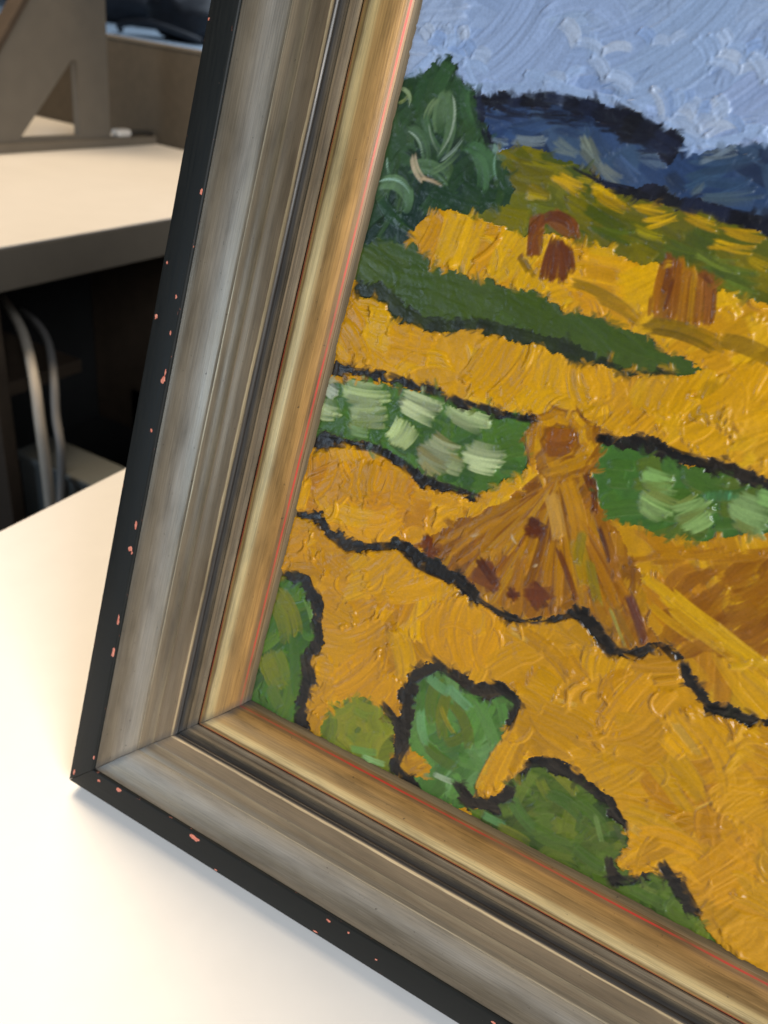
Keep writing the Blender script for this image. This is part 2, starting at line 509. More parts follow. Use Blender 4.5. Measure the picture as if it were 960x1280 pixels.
RAILS = {'left': ((0, 0), (0, 1), (1, 0), H), 'bottom': ((0, 0), (1, 0), (0, 1), W),
         'right': ((W, 0), (0, 1), (-1, 0), H), 'top': ((0, H), (1, 0), (0, -1), W)}
RAIL_OBJ = {}
for rname, (org, al, ac, length) in RAILS.items():
    flip = (al[0] * ac[1] - al[1] * ac[0]) < 0

    def pt(a, v, z):
        return (org[0] + al[0] * a + ac[0] * v, org[1] + al[1] * a + ac[1] * v, z)

    # core
    prof = [(0.0009, -FT + 0.0003), (0.0009, -0.0022), (0.0130, -0.0022), (0.026, -0.0046), (0.046, -0.0050), (0.060, -0.0046), (0.0675, -0.0078), (0.0675, -FT + 0.0003)]
    n = len(prof)
    vs = [pt(v + 0.0002, v, z) for v, z in prof] + [pt(length - v - 0.0002, v, z) for v, z in prof]
    fs = [tuple(range(n)), tuple(range(2 * n - 1, n - 1, -1))] + [(i, n + i, n + (i + 1) % n, (i + 1) % n) for i in range(n)]
    core = mesh_obj('frame_rail', vs, fs, M['raw_wood'], fp)
    RAIL_OBJ[rname] = core
    for bname, prof in BANDS.items():
        arc = [0.0]
        for i in range(1, len(prof)):
            arc.append(arc[-1] + math.dist(prof[i], prof[i - 1]))
        NA = 90
        top = prof
        th = 0.0007
        m = len(prof)
        vs, uvs, fs, mitre = [], [], [], []
        ph = rng.random(6) * 6.28
        for k in range(NA + 1):
            f = k / NA
            f = f + 0.12 * math.sin(-2 * math.pi * f)                # closer rings near the mitres
            for layer in (0, 1):
                for i, (v, z) in enumerate(prof):
                    g = 0.00012 + 0.00010 * math.sin(v * 900 + ph[0])
                    a = (v + g) + f * (length - 2 * (v + g))
                    wob = 0.000018 * (math.sin(a * 61 + ph[1]) + 0.6 * math.sin(a * 173 + ph[2] + v * 200))
                    if bname == 'black_rim' and i < 3 and layer == 0:
                        wob *= 0.3
                    if layer == 1:
                        if bname == 'black_rim' and i < 4:
                            vv, zz = v + 0.0006, max(z - 0.0004, -FT)
                        else:
                            vv, zz = v, z - th
                        if bname == 'black_rim' and i == 0: zz = z
                    else:
                        vv, zz = v, z + (0 if (bname == 'black_rim' and i == 0) else wob)
                    a2 = (vv + g) + f * (length - 2 * (vv + g))
                    vs.append(pt(a2, vv, zz))
                    mitre.append(min(a2 - vv, length - vv - a2))
                    uvs.append((a2 + {'left': 0, 'bottom': 3.3, 'right': 7.1, 'top': 11.7}[rname], arc[i]))
        r = 2 * m
        for k in range(NA):
            b0, b1 = k * r, (k + 1) * r
            for i in range(m - 1):
                fs.append((b0 + i, b1 + i, b1 + i + 1, b0 + i + 1))
                fs.append((b0 + m + i, b0 + m + i + 1, b1 + m + i + 1, b1 + m + i))
            fs.append((b0, b0 + m, b1 + m, b1))
            fs.append((b0 + m - 1, b1 + m - 1, b1 + 2 * m - 1, b0 + 2 * m - 1))
        for b in (0, NA * r):
            for i in range(m - 1):
                q = (b + i, b + i + 1, b + m + i + 1, b + m + i)
                fs.append(q if b == 0 else q[::-1])
        if not flip:
            fs = [f[::-1] for f in fs]
        o = mesh_obj(bname, vs, fs, BRM[bname], core)
        ma = o.data.attributes.new('mitre', 'FLOAT', 'POINT')
        ma.data.foreach_set('value', np.array(mitre, dtype=np.float32))
        uvl = o.data.uv_layers.new(name='UVMap')
        li = np.empty(len(o.data.loops), dtype=np.int32)
        o.data.loops.foreach_get('vertex_index', li)
        uvl.data.foreach_set('uv', np.array(uvs, dtype=np.float32)[li].ravel())
        o.data.polygons.foreach_set('use_smooth', [True] * len(o.data.polygons))
        try:
            o.data.set_sharp_from_angle(angle=math.radians(38))
        except Exception:
            pass

# chips of salmon ground showing through the black rim: (photo pixel, length px, width px, rail)
CH = [((253, 240), 8, 4, 'left'), ((247, 20), 3, 2, 'left'), ((207, 328), 3, 3, 'left'), ((221, 371), 5, 2.5, 'left'), ((193, 395), 6, 4, 'left'), ((214, 416), 5, 2, 'left'),
      ((205, 475), 8, 6, 'left'), ((208, 466), 8, 2.5, 'left'), ((190, 538), 4, 3, 'left'), ((171, 656), 12, 4, 'left'), ((164, 686), 6, 6, 'left'), ((166, 691), 5, 3, 'left'),
      ((149, 775), 16, 3.5, 'left'), ((143, 816), 12, 6, 'left'), ((119, 946), 5, 3, 'left'), ((91, 966), 7, 3, 'left'),
      ((124, 975), 5, 4, 'bottom'), ((149, 986), 8, 6, 'bottom'), ((244, 1047), 14, 7, 'bottom'), ((411, 1150), 5, 3, 'bottom'), ((436, 1165), 3, 2.5, 'bottom'), ((392, 1166), 7, 2, 'bottom'),
      ((470, 1200), 3, 2, 'bottom'), ((268, 1089), 5, 2, 'bottom'), ((617, 1277), 5, 3, 'bottom')]
for (p, ln, wd, rn) in CH:
    c0 = px2frame(p, 0.0012)
    v = c0[0] if rn == 'left' else c0[1]
    a = c0[1] if rn == 'left' else c0[0]
    v = min(max(v, 0.0009), 0.0119)
    sc_ = 0.00034
    zf = lambda vv: float(np.interp(vv, [0.0002, 0.0007, 0.0060, 0.0115, 0.0121], [-0.0001, 0.0001, 0.0010, 0.0017, 0.00165]))
    ring = []
    n = 11
    for k in range(n):
        an = 2 * math.pi * k / n
        q = random.uniform(0.55, 1.15)
        da, dv = math.cos(an) * ln * sc_ / 2 * q, math.sin(an) * wd * sc_ / 2 * q
        ring.append((a + da, min(max(v + dv, 0.0004), 0.0121)))
    org, al, ac, _ = RAILS[rn]
    P = lambda a_, v_, dz: (org[0] + al[0] * a_ + ac[0] * v_, org[1] + al[1] * a_ + ac[1] * v_, zf(v_) + dz)
    vs = [P(x, y, 0.00016) for x, y in ring] + [P(a + (x - a) * 1.06, y, -0.0002) for x, y in ring] + [P(a, v, 0.00019)]
    fs = [(k, (k + 1) % n, 2 * n) for k in range(n)] + [(k, n + k, n + (k + 1) % n, (k + 1) % n) for k in range(n)]
    if rn == 'left': fs = [f[::-1] for f in fs]
    mesh_obj('paint_chip', vs, fs, M['chip'], RAIL_OBJ[rn])

# ------------------------------------------------------------------ the canvas: impasto built as relief
ZC = -0.0064
GX0, GX1, GY0, GY1 = 0.0672, W - 0.0672, 0.0672, H - 0.0672
RES = 0.00030
NX, NY = int((GX1 - GX0) / RES), int((GY1 - GY0) / RES)
COL = np.zeros((NY, NX, 3), np.float32)
HGT = np.zeros((NY, NX), np.float32)
LAB = np.zeros((NY, NX), np.int16)


def vnoise(cell, seed):
    r = np.random.default_rng(seed)
    gy, gx = int(NY * RES / cell) + 4, int(NX * RES / cell) + 4
    g = r.random((gy, gx)).astype(np.float32)
    y = np.arange(NY) * RES / cell
    x = np.arange(NX) * RES / cell
    iy, ix = y.astype(int), x.astype(int)
    fy, fx = (y - iy), (x - ix)
    fy, fx = (fy * fy * (3 - 2 * fy))[:, None], (fx * fx * (3 - 2 * fx))[None, :]
    a, b = g[iy][:, ix], g[iy][:, ix + 1]
    c, d = g[iy + 1][:, ix], g[iy + 1][:, ix + 1]
    return ((a * (1 - fx) + b * fx) * (1 - fy) + (c * (1 - fx) + d * fx) * fy).astype(np.float32)


def g2(p):
    q = px2frame(p, ZC)
    return ((q[0] - GX0) / RES, (q[1] - GY0) / RES)


# warped sampling grid, so that painted borders come out ragged
WX = (vnoise(0.0050, 1) - 0.5) * 8 + (vnoise(0.0013, 2) - 0.5) * 3.6 + (vnoise(0.0006, 5) - 0.5) * 2.0
WY = (vnoise(0.0050, 3) - 0.5) * 8 + (vnoise(0.0013, 4) - 0.5) * 3.6 + (vnoise(0.0006, 6) - 0.5) * 2.0
WN = vnoise(0.0055, 7) * 0.7 + vnoise(0.0022, 8) * 0.3
XX = np.arange(NX, dtype=np.float32)[None, :] + WX
YY = np.arange(NY, dtype=np.float32)[:, None] + WY


def fill(poly, lab):
    P = np.array([g2(p) for p in poly])
    x0, x1 = max(0, int(P[:, 0].min()) - 8), min(NX, int(P[:, 0].max()) + 8)
    y0, y1 = max(0, int(P[:, 1].min()) - 8), min(NY, int(P[:, 1].max()) + 8)
    if x1 <= x0 or y1 <= y0: return
    X, Y = XX[y0:y1, x0:x1], YY[y0:y1, x0:x1]
    ins = np.zeros(X.shape, bool)
    n = len(P)
    for i in range(n):
        (xa, ya), (xb, yb) = P[i], P[(i + 1) % n]
        if ya == yb: continue
        cr = ((ya > Y) != (yb > Y))
        ins ^= cr & (X < (xb - xa) * (Y - ya) / (yb - ya) + xa)
    LAB[y0:y1, x0:x1][ins] = lab


def pxscale(p):
    a, b = g2(p), g2((p[0] + 4, p[1]))
    c = g2((p[0], p[1] + 4))
    return math.sqrt(math.dist(a, b) * math.dist(a, c)) / 4


CONT = []


def band(line, width, lab):
    """dark contour: line in photo pixels, width in photo pixels (a number or one per point)"""
    ws = width if isinstance(width, (list, tuple)) else [width] * len(line)
    CONT.append((line, ws, lab))
    for (p, q, w0, w1) in zip(line[:-1], line[1:], ws[:-1], ws[1:]):
        a, b = np.array(g2(p)), np.array(g2(q))
        s = pxscale(p)
        m = max(w0, w1) * s
        x0, x1 = max(0, int(min(a[0], b[0]) - m) - 8), min(NX, int(max(a[0], b[0]) + m) + 8)
        y0, y1 = max(0, int(min(a[1], b[1]) - m) - 8), min(NY, int(max(a[1], b[1]) + m) + 8)
        if x1 <= x0 or y1 <= y0: continue
        X, Y = XX[y0:y1, x0:x1], YY[y0:y1, x0:x1]
        d = b - a
        t_ = np.clip(((X - a[0]) * d[0] + (Y - a[1]) * d[1]) / (d @ d + 1e-9), 0, 1)
        r = np.hypot(X - a[0] - t_ * d[0], Y - a[1] - t_ * d[1])
        LAB[y0:y1, x0:x1][r < (w0 + (w1 - w0) * t_) * s * (0.25 + 0.54 * WN[y0:y1, x0:x1])] = lab


K = 0.68


def c_(*rgb):
    c = np.array(lin(*rgb, K), np.float32)
    m = c.mean()
    warm = c[0] > c[2] * 3 and c[0] > c[1]
    green = c[1] > c[0] * 1.02 and c[1] > c[2] * 1.45
    if green and c[1] < 0.2:
        c = c * np.array([1.16, 0.97, 0.70], np.float32)
    bright = 1.09 if warm and c[1] > 0.2 else (1.12 if c[2] > 0.25 else (1.10 if green else 1.0))
    return np.clip((m + (c - m) * (1.16 if warm else (1.04 if green else (1.16 if c[2] > 0.25 else 1.0)))) * bright, 0.002, 0.9).astype(np.float32)          # oil pigments, a little purer than they look under varnish glare


SKY, HILL, NAVY, TREE, OLIVE, Y1, G1, Y2, G2, G3, Y3, Y4, Y5, SHEAF, DARK, BUSH, BUSH2, BUSH3, BUSH4, DKG, Y2B = range(21)
# back to front
LAB[:] = Y4
fill([(300, -900), (6000, -900), (6000, 1900), (960, 292), (900, 262), (850, 248), (800, 240), (740, 220), (668, 195), (600, 190), (500, 300), (300, 300)], SKY)
fill([(596, 125), (640, 120), (690, 116), (730, 126), (775, 138), (812, 155), (850, 180), (870, 195), (900, 190), (935, 178), (960, 174), (1100, 190), (1500, 330), (2600, 420), (2600, 1000), (1500, 480),
      (1100, 330), (960, 292), (850, 256), (760, 238), (700, 200), (640, 184), (604, 184)], HILL)
band([(602, 126), (640, 128), (690, 124), (730, 134), (770, 146), (805, 162), (840, 186)], [10, 16, 20, 20, 24, 34, 28], NAVY)
band([(600, 120), (602, 150), (612, 182)], [10, 12, 14], NAVY)
band([(720, 212), (760, 232), (810, 246), (870, 257), (960, 284), (1200, 350)], [5, 8, 16, 20, 26, 26], NAVY)
fill([(505, 290), (612, 190), (640, 183), (700, 197), (760, 236), (850, 258), (960, 293), (1200, 380), (2600, 1000), (2600, 1300), (1200, 470), (960, 384), (899, 363), (826, 339), (782, 320), (727, 304), (650, 292), (580, 300)], OLIVE)
fill([(380, 520), (430, 385), (453, 362), (475, 372), (492, 396), (540, 414), (600, 408), (640, 414), (760, 452), (850, 466), (880, 462), (850, 400), (830, 345), (899, 362), (960, 383), (1200, 470), (2600, 1300),
      (2600, 2200), (1200, 680), (960, 606), (860, 574), (752, 548), (700, 545), (666, 528), (560, 497), (520, 482), (470, 466), (412, 462)], Y2)
fill([(516, 300), (524, 278), (548, 263), (580, 266), (620, 284), (655, 291), (690, 293), (727, 303), (782, 319), (826, 338), (899, 362), (960, 383), (960, 450), (900, 470), (860, 445), (830, 432), (800, 418), (760, 402),
      (700, 380), (650, 360), (600, 348), (545, 331)], Y1)
fill([(380, 300), (470, 270), (515, 303), (545, 331), (600, 347), (650, 359), (700, 381), (760, 403), (800, 419), (840, 442), (880, 463), (850, 470), (800, 470), (770, 457), (700, 437), (640, 417), (600, 412), (545, 415), (505, 394),
      (478, 370), (440, 352), (380, 350)], G1)
band([(446, 362), (476, 362), (502, 390), (540, 409), (600, 405), (660, 422), (720, 440), (790, 464), (840, 466)], [12, 14, 18, 16, 14, 14, 12, 8, 5], DKG)
fill([(380, 310), (470, 40), (505, 97), (528, 92), (546, 74), (560, 70), (577, 80), (583, 100), (597, 112), (602, 150), (616, 190), (634, 212), (641, 236), (634, 254), (608, 268), (575, 267), (548, 263), (528, 280), (512, 303), (480, 296), (440, 310)], TREE)
fill([(380, 475), (480, 478), (540, 498), (600, 512), (668, 530), (668, 560), (655, 592), (600, 618), (560, 610), (520, 595), (480, 572), (440, 560), (380, 548)], G2)
band([(395, 459), (450, 465), (490, 471), (520, 484), (570, 500), (620, 514), (668, 525)], [12, 11, 10, 11, 10, 10, 9], DARK)
fill([(350, 560), (440, 562), (482, 572), (512, 590), (540, 605), (592, 622), (570, 648), (545, 668), (520, 684), (480, 678), (430, 682), (410, 665), (398, 646), (350, 640)], Y3)
band([(385, 548), (430, 555), (470, 560), (500, 578), (526, 598), (560, 608), (597, 620)], [14, 12, 11, 12, 13, 11, 8], DARK)
fill([(735, 612), (748, 562), (760, 552), (800, 562), (860, 578), (960, 604), (1200, 680), (2600, 1500), (2600, 2000), (1200, 730), (960, 668), (900, 676), (850, 673), (800, 661), (770, 652), (745, 636)], G3)
band([(752, 549), (790, 552), (840, 565), (890, 580), (960, 604), (1200, 684)], [14, 16, 15, 15, 15, 15], DARK)
fill([(768, 652), (800, 662), (850, 674), (900, 677), (960, 669), (1200, 732), (2600, 2000), (2600, 3000), (1200, 990), (960, 897), (890, 882), (868, 850), (850, 824), (822, 800), (800, 740)], Y5)
fill([(676, 600), (640, 618), (580, 648), (540, 668), (522, 684), (545, 702), (590, 738), (612, 756), (668, 777), (720, 766), (745, 782), (768, 812), (828, 806), (812, 770), (794, 700), (768, 652), (742, 628), (738, 590), (750, 560), (742, 528),
      (715, 512), (685, 515), (664, 535), (660, 570)], SHEAF)
band([(368, 641), (400, 648), (413, 668), (430, 680), (470, 684), (503, 680)], [8, 8, 12, 12, 9, 12], DARK)
band([(500, 680), (525, 700), (555, 716), (578, 726), (596, 748)], [16, 20, 17, 20, 14], DARK)
band([(600, 752), (622, 764), (645, 772), (670, 779), (700, 772), (724, 768), (746, 786), (766, 813)], [6, 9, 6, 5, 8, 14, 18, 20], DARK)
band([(766, 813), (800, 815), (830, 808), (856, 832), (868, 860), (888, 886), (925, 893), (960, 902), (1200, 985)], [14, 9, 10, 11, 12, 13, 12, 12, 12], DARK)
fill([(290, 900), (345, 722), (378, 718), (396, 745), (402, 790), (386, 832), (380, 870), (376, 915), (330, 900)], BUSH)
band([(350, 716), (384, 728), (399, 766), (397, 800), (382, 828), (385, 852), (376, 880), (378, 915)], [8, 18, 12, 12, 12, 16, 18, 14], DARK)
fill([(395, 930), (403, 895), (420, 876), (446, 868), (476, 880), (494, 906), (494, 990), (440, 950)], BUSH2)
fill([(500, 1010), (506, 910), (514, 868), (522, 842), (546, 834), (570, 852), (592, 866), (628, 866), (648, 884), (640, 908), (620, 938), (605, 970), (596, 1010), (560, 1010)], BUSH3)
band([(484, 884), (500, 906), (504, 934), (494, 958), (520, 985)], [8, 14, 16, 16, 14], DARK)
band([(508, 905), (508, 876), (518, 846), (548, 830), (572, 846), (592, 862), (626, 860), (648, 880), (638, 906)], [14, 16, 14, 12, 16, 18, 16, 14, 8], DARK)
fill([(498, 940), (515, 934), (538, 955), (534, 975), (512, 972), (500, 958)], Y2B)
fill([(580, 1020), (612, 1010), (645, 968), (664, 953), (690, 955), (722, 976), (762, 1002), (783, 1030), (787, 1052), (772, 1076), (800, 1098), (832, 1092), (852, 1120), (874, 1145), (940, 1230), (800, 1230), (640, 1120)], BUSH4)
band([(575, 985), (592, 1004), (618, 1008), (640, 985)], [14, 18, 18, 12], DARK)
band([(648, 966), (664, 954), (690, 952), (722, 974), (762, 1002), (782, 1032)], [10, 10, 14, 14, 12, 8], DARK)
band([(762, 1078), (768, 1100), (792, 1098), (815, 1092)], [12, 18, 12, 6], DARK)
band([(830, 1084), (848, 1106), (866, 1138)], [14, 22, 18], DARK)

# per-label underpainting + height
UNDER = {SKY: ((148, 168, 205), .10), HILL: ((60, 84, 122), .10), NAVY: ((28, 30, 44), .08), TREE: ((40, 70, 52), .10), OLIVE: ((104, 112, 36), .15), Y1: ((214, 158, 40), .3), G1: ((66, 92, 40), .12),
         Y2: ((216, 160, 42), .3), G2: ((72, 120, 58), .12), G3: ((66, 114, 56), .12), Y3: ((214, 154, 36), .3), Y4: ((206, 150, 34), .3), Y5: ((200, 148, 48), .22), SHEAF: ((164, 110, 44), .2),
         DARK: ((38, 32, 26), .02), BUSH: ((66, 112, 48), .14), BUSH2: ((116, 134, 52), .16), BUSH3: ((86, 138, 74), .14), BUSH4: ((84, 116, 48), .13), DKG: ((40, 54, 34), .08), Y2B: ((196, 144, 40), .25)}
lutc = np.zeros((21, 3), np.float32)
luth = np.zeros(21, np.float32)
for k, (c, h) in UNDER.items():
    lutc[k] = c_(*c)
    luth[k] = h
COL[:] = lutc[LAB]
HGT[:] = luth[LAB] * 1e-3
COL *= (0.88 + 0.24 * vnoise(0.0018, 9))[..., None]


def stroke(x, y, ang, ln, wd, col, h, curv=0.0, lab=None, seed=None, dry=0.25, ridge=0.5, load=1.0, op=0.94, streak=0.0):
    """one brush stroke, grid units; curv bends it; lab restricts it to one painted area"""
    R_ = 0.5 * ln + wd + 2
    x0, x1, y0, y1 = max(0, int(x - R_)), min(NX, int(x + R_) + 1), max(0, int(y - R_)), min(NY, int(y + R_) + 1)
    if x1 - x0 < 2 or y1 - y0 < 2: return
    X = np.arange(x0, x1, dtype=np.float32)[None, :] - x
    Y = np.arange(y0, y1, dtype=np.float32)[:, None] - y
    ca, sa = math.cos(ang), math.sin(ang)
    t_ = X * ca + Y * sa
    s_ = -X * sa + Y * ca - 0.5 * curv * t_ * t_ / max(ln, 1) + curv * ln / 24
    tn = t_ / (0.5 * ln)
    sn = s_ / (0.5 * wd)
    nb = max(5, int(wd / 2.5))
    b0, b1 = rng.random(nb + 2), rng.random(nb + 2)
    ends = (rng.random(nb + 2) - 0.5) * 0.35
    q = np.clip((sn + 1) * 0.5, 0, 1) * nb
    iq = q.astype(int)
    fq = q - iq
    fq = fq * fq * (3 - 2 * fq)
    tt = np.clip((tn + 1) * 0.5, 0, 1)
    br0 = b0[iq] * (1 - fq) + b0[iq + 1] * fq
    br1 = b1[iq] * (1 - fq) + b1[iq + 1] * fq
    brs = br0 * (1 - tt) + br1 * tt
    en = ends[iq] * (1 - fq) + ends[iq + 1] * fq
    u_ = tn - en * 0.6
    a = np.clip((1 - np.abs(sn)) * wd * 0.35, 0, 1) * np.clip((1.0 - u_) * ln * 0.22, 0, 1) * np.clip((1.0 + u_ + 0.1) * ln * 0.12, 0, 1)
    a *= np.clip(1.15 - (np.clip(sn * sn, 0, 1)) * np.clip(np.abs(tn), 0, 1.2) ** 3, 0, 1)
    if dry:
        a *= np.clip(1.0 - dry * 2.2 * np.clip(tt - 0.45, 0, 1) * (1 - brs) * 2, 0, 1)
    if lab is not None:
        a = a * (LAB[y0:y1, x0:x1] == lab)
    side = np.exp(-((np.abs(sn) - 0.84) / 0.13) ** 2) * np.clip(1.2 - np.abs(tn), 0, 1)
    lump = np.exp(-((u_ - 0.86) / 0.12) ** 2) * np.clip(1 - sn * sn, 0, 1)
    hh = h * (0.22 + 0.42 * brs * load + 0.62 * np.clip(1 - sn * sn, 0, 1) + 0.8 * ridge * side + 1.5 * ridge * lump)
    if streak:
        a = a * np.clip(1 - streak + streak * 2.0 * brs, 0, 1)
    a = a.astype(np.float32)
    Hs = HGT[y0:y1, x0:x1]
    Hs += a * (0.42 * Hs + hh - Hs)
    Cs = COL[y0:y1, x0:x1]
    kk = (0.88 + 0.24 * brs)[..., None]
    Cs += (a * op)[..., None] * (col * kk - Cs)


def imgang(p, deg):
    """direction given in the photograph (degrees, x right, y down) -> angle on the canvas grid"""
    a, b = g2(p), g2((p[0] + 5 * math.cos(math.radians(deg)), p[1] + 5 * math.sin(math.radians(deg))))
    return math.atan2(b[1] - a[1], b[0] - a[0])


FLOW = vnoise(0.020, 21)
FLOW2 = vnoise(0.009, 22)
TONE = vnoise(0.022, 23)


def scumble(lab, cols, h, ln, wd, deg, spread, cov, curv=0.8, jit=0.06, dry=0.25, ridge=0.5, tone=None, clus=3):
    ys, xs = np.nonzero(LAB == lab)
    if len(xs) == 0: return
    n = int(len(xs) / (ln * wd) * cov / (1 + 0.7 * (clus - 1)) * 1.15)
    idx = rng.integers(0, len(xs), n)
    base = math.radians(deg)
    cols = [c_(*c) for c in cols]
    for i in idx:
        x, y = float(xs[i]), float(ys[i])
        fl = FLOW[ys[i], xs[i]] - 0.5
        an = base + fl * spread * 3.2 + (FLOW2[ys[i], xs[i]] - 0.5) * spread * 0.9 + rng.normal() * 0.10
        if rng.random() < 0.5: an += math.pi
        if tone is None:
            c = cols[int(rng.random() * len(cols))]
        else:
            k = np.clip(TONE[ys[i], xs[i]] * 2.2 - 0.6 + rng.normal() * tone, 0, 0.999) * (len(cols) - 1)
            j = int(k)
            c = cols[j] * (1 - (k - j)) + cols[min(j + 1, len(cols) - 1)] * (k - j)
        c = c * (1 + rng.normal() * jit) * (1 + rng.normal(size=3) * jit * 0.35)
        c = 0.86 * c + 0.14 * COL[ys[i], xs[i]]
        s = 0.5 + 1.0 * rng.random()
        cv = curv * rng.normal() * 0.7
        w_ = wd * (0.7 + 0.6 * rng.random())
        for m in range(clus if rng.random() < 0.7 else 1):          # the brush goes back and forth beside itself
            o_ = m * w_ * 0.72
            stroke(x - math.sin(an) * o_ + rng.normal() * 2, y + math.cos(an) * o_ + rng.normal() * 2, an + rng.normal() * 0.05 + (math.pi if m % 2 and rng.random() < .4 else 0), ln * s * (0.85 + 0.3 * rng.random()), w_,
                   (c * (1 + rng.normal() * jit * 0.6)).astype(np.float32), h * (0.7 + 0.6 * rng.random()), cv, lab, dry=dry, ridge=ridge)


MM = 1e-3
scumble(NAVY, [(26, 28, 42), (34, 36, 56), (22, 22, 30)], .10 * MM, 34, 14, -15, .3, 2.0)
scumble(HILL, [(36, 54, 92), (50, 74, 114), (28, 40, 70), (70, 94, 124)], .20 * MM, 64, 20, -22, .35, 3.4, tone=.25)
scumble(SKY, [(152, 170, 204), (168, 186, 216), (178, 194, 218), (160, 178, 210)], .38 * MM, 110, 34, 18, .8, 3.6, 1.8, .03, ridge=.75, tone=.3)
scumble(TREE, [(34, 62, 46), (44, 78, 54), (30, 52, 46), (52, 86, 62)], .22 * MM, 54, 24, 65, .5, 3.2, 1.0)
scumble(OLIVE, [(84, 96, 30), (104, 106, 32), (66, 86, 32), (128, 118, 36)], .26 * MM, 46, 15, -12, .4, 3.4)
scumble(G1, [(64, 92, 40), (56, 84, 40), (72, 98, 42), (50, 76, 40)], .16 * MM, 58, 15, -14, .18, 3.0, .4, tone=.3)
scumble(DKG, [(38, 50, 32), (46, 60, 36)], .10 * MM, 40, 9, -12, .2, 2.0)
scumble(Y2, [(220, 166, 44), (206, 146, 40), (228, 178, 50), (212, 156, 44), (196, 138, 44)], .52 * MM, 48, 20, 52, .9, 4.2, 1.4, .06, ridge=.6, tone=.3)
scumble(Y1, [(222, 168, 38), (208, 150, 36), (230, 180, 44)], .46 * MM, 44, 15, 30, .9, 4.0, 1.0, .04, ridge=.6)
scumble(Y3, [(222, 164, 36), (206, 146, 36), (226, 170, 40), (196, 134, 38)], .52 * MM, 48, 20, 60, .9, 4.2, 1.4, .06, ridge=.6)
scumble(Y2B, [(204, 150, 40), (190, 136, 40)], .46 * MM, 24, 9, 60, .5, 4, .5)
scumble(Y4, [(214, 158, 32), (196, 136, 32), (222, 168, 40), (186, 130, 34), (208, 152, 34)], .52 * MM, 56, 22, 40, .95, 4.4, 1.4, .06, ridge=.6, tone=.3)
scumble(Y5, [(204, 152, 48), (214, 162, 56), (190, 132, 44)], .34 * MM, 74, 20, -34, .45, 3.8, .9, .05)
scumble(G2, [(66, 108, 46), (56, 98, 42), (76, 116, 50), (48, 88, 40)], .24 * MM, 36, 13, 20, .8, 3.0)
scumble(G3, [(58, 100, 44), (50, 90, 40), (68, 110, 48), (82, 108, 44)], .26 * MM, 36, 13, 60, .8, 3.0)
scumble(DARK, [(36, 30, 26), (52, 42, 32), (28, 26, 24), (64, 52, 36), (40, 40, 30)], .09 * MM, 24, 10, 0, 1.0, 2.4)
scumble(BUSH, [(50, 94, 38), (62, 108, 42), (40, 80, 40), (84, 122, 46)], .26 * MM, 40, 14, 75, .5, 3.4, jit=.1)
scumble(BUSH2, [(108, 124, 40), (90, 116, 44), (124, 134, 42), (80, 104, 40)], .24 * MM, 38, 14, 40, .9, 3.4, 1.6)
scumble(BUSH3, [(66, 112, 54), (84, 136, 70), (54, 98, 46), (108, 152, 88)], .28 * MM, 42, 15, 70, .6, 3.4, 1.4, jit=.1, tone=.5)
scumble(BUSH4, [(70, 98, 36), (56, 88, 36), (88, 112, 42), (104, 122, 40), (48, 78, 36)], .28 * MM, 44, 16, 50, .8, 3.4, 1.5, jit=.1, tone=.5)
scumble(SHEAF, [(170, 116, 46), (152, 98, 40), (188, 136, 52), (140, 90, 38)], .30 * MM, 48, 11, 75, .35, 3.2, .5)


def dk(col, k=.9): return tuple(v * k for v in col)


def ps(p, q, wpx, col, h=.3, curv=0.0, lab=None, dry=.25, ridge=.6, streak=0.15, op=.92):
    """an explicit stroke from photo pixel p to q, width in photo pixels"""
    a, b = g2(p), g2(q)
    s = pxscale(((p[0] + q[0]) / 2, (p[1] + q[1]) / 2))
    ln = math.dist(a, b)
    stroke((a[0] + b[0]) / 2, (a[1] + b[1]) / 2, math.atan2(b[1] - a[1], b[0] - a[0]), ln * 1.08 + 2, wpx * s, c_(*col) * (1 + rng.normal() * .03), h * MM, curv, lab, dry=dry, ridge=ridge, streak=streak, op=op)


def dab(p, w, h_, col, deg=20, n=5, hh=.34, lab=None, spread=10, curv=1.0):
    """a patch of n parallel strokes"""
    d = math.radians(deg)
    w, h_ = w * .88, h_ * .92
    n = max(3, n - 1)
    for k in range(n):
        f = (k + .5) / n - .5
        cx, cy = p[0] - math.sin(d) * f * h_, p[1] + math.cos(d) * f * h_
        L_ = w * math.sqrt(max(.2, 1 - 3.2 * f * f)) * random.uniform(.88, 1.06)
        cx += random.uniform(-.04, .04) * w
        e = math.radians(deg + random.uniform(-spread, spread))
        sh_ = random.uniform(.80, 1.14)
        cc = tuple(min(255, max(0, v * sh_)) for v in col)
        ps((cx - math.cos(e) * L_ / 2, cy - math.sin(e) * L_ / 2), (cx + math.cos(e) * L_ / 2, cy + math.sin(e) * L_ / 2), h_ / n * random.uniform(1.5, 2.4), cc, hh, curv * random.uniform(.1, .7), lab, .45, .7, .5, .95)


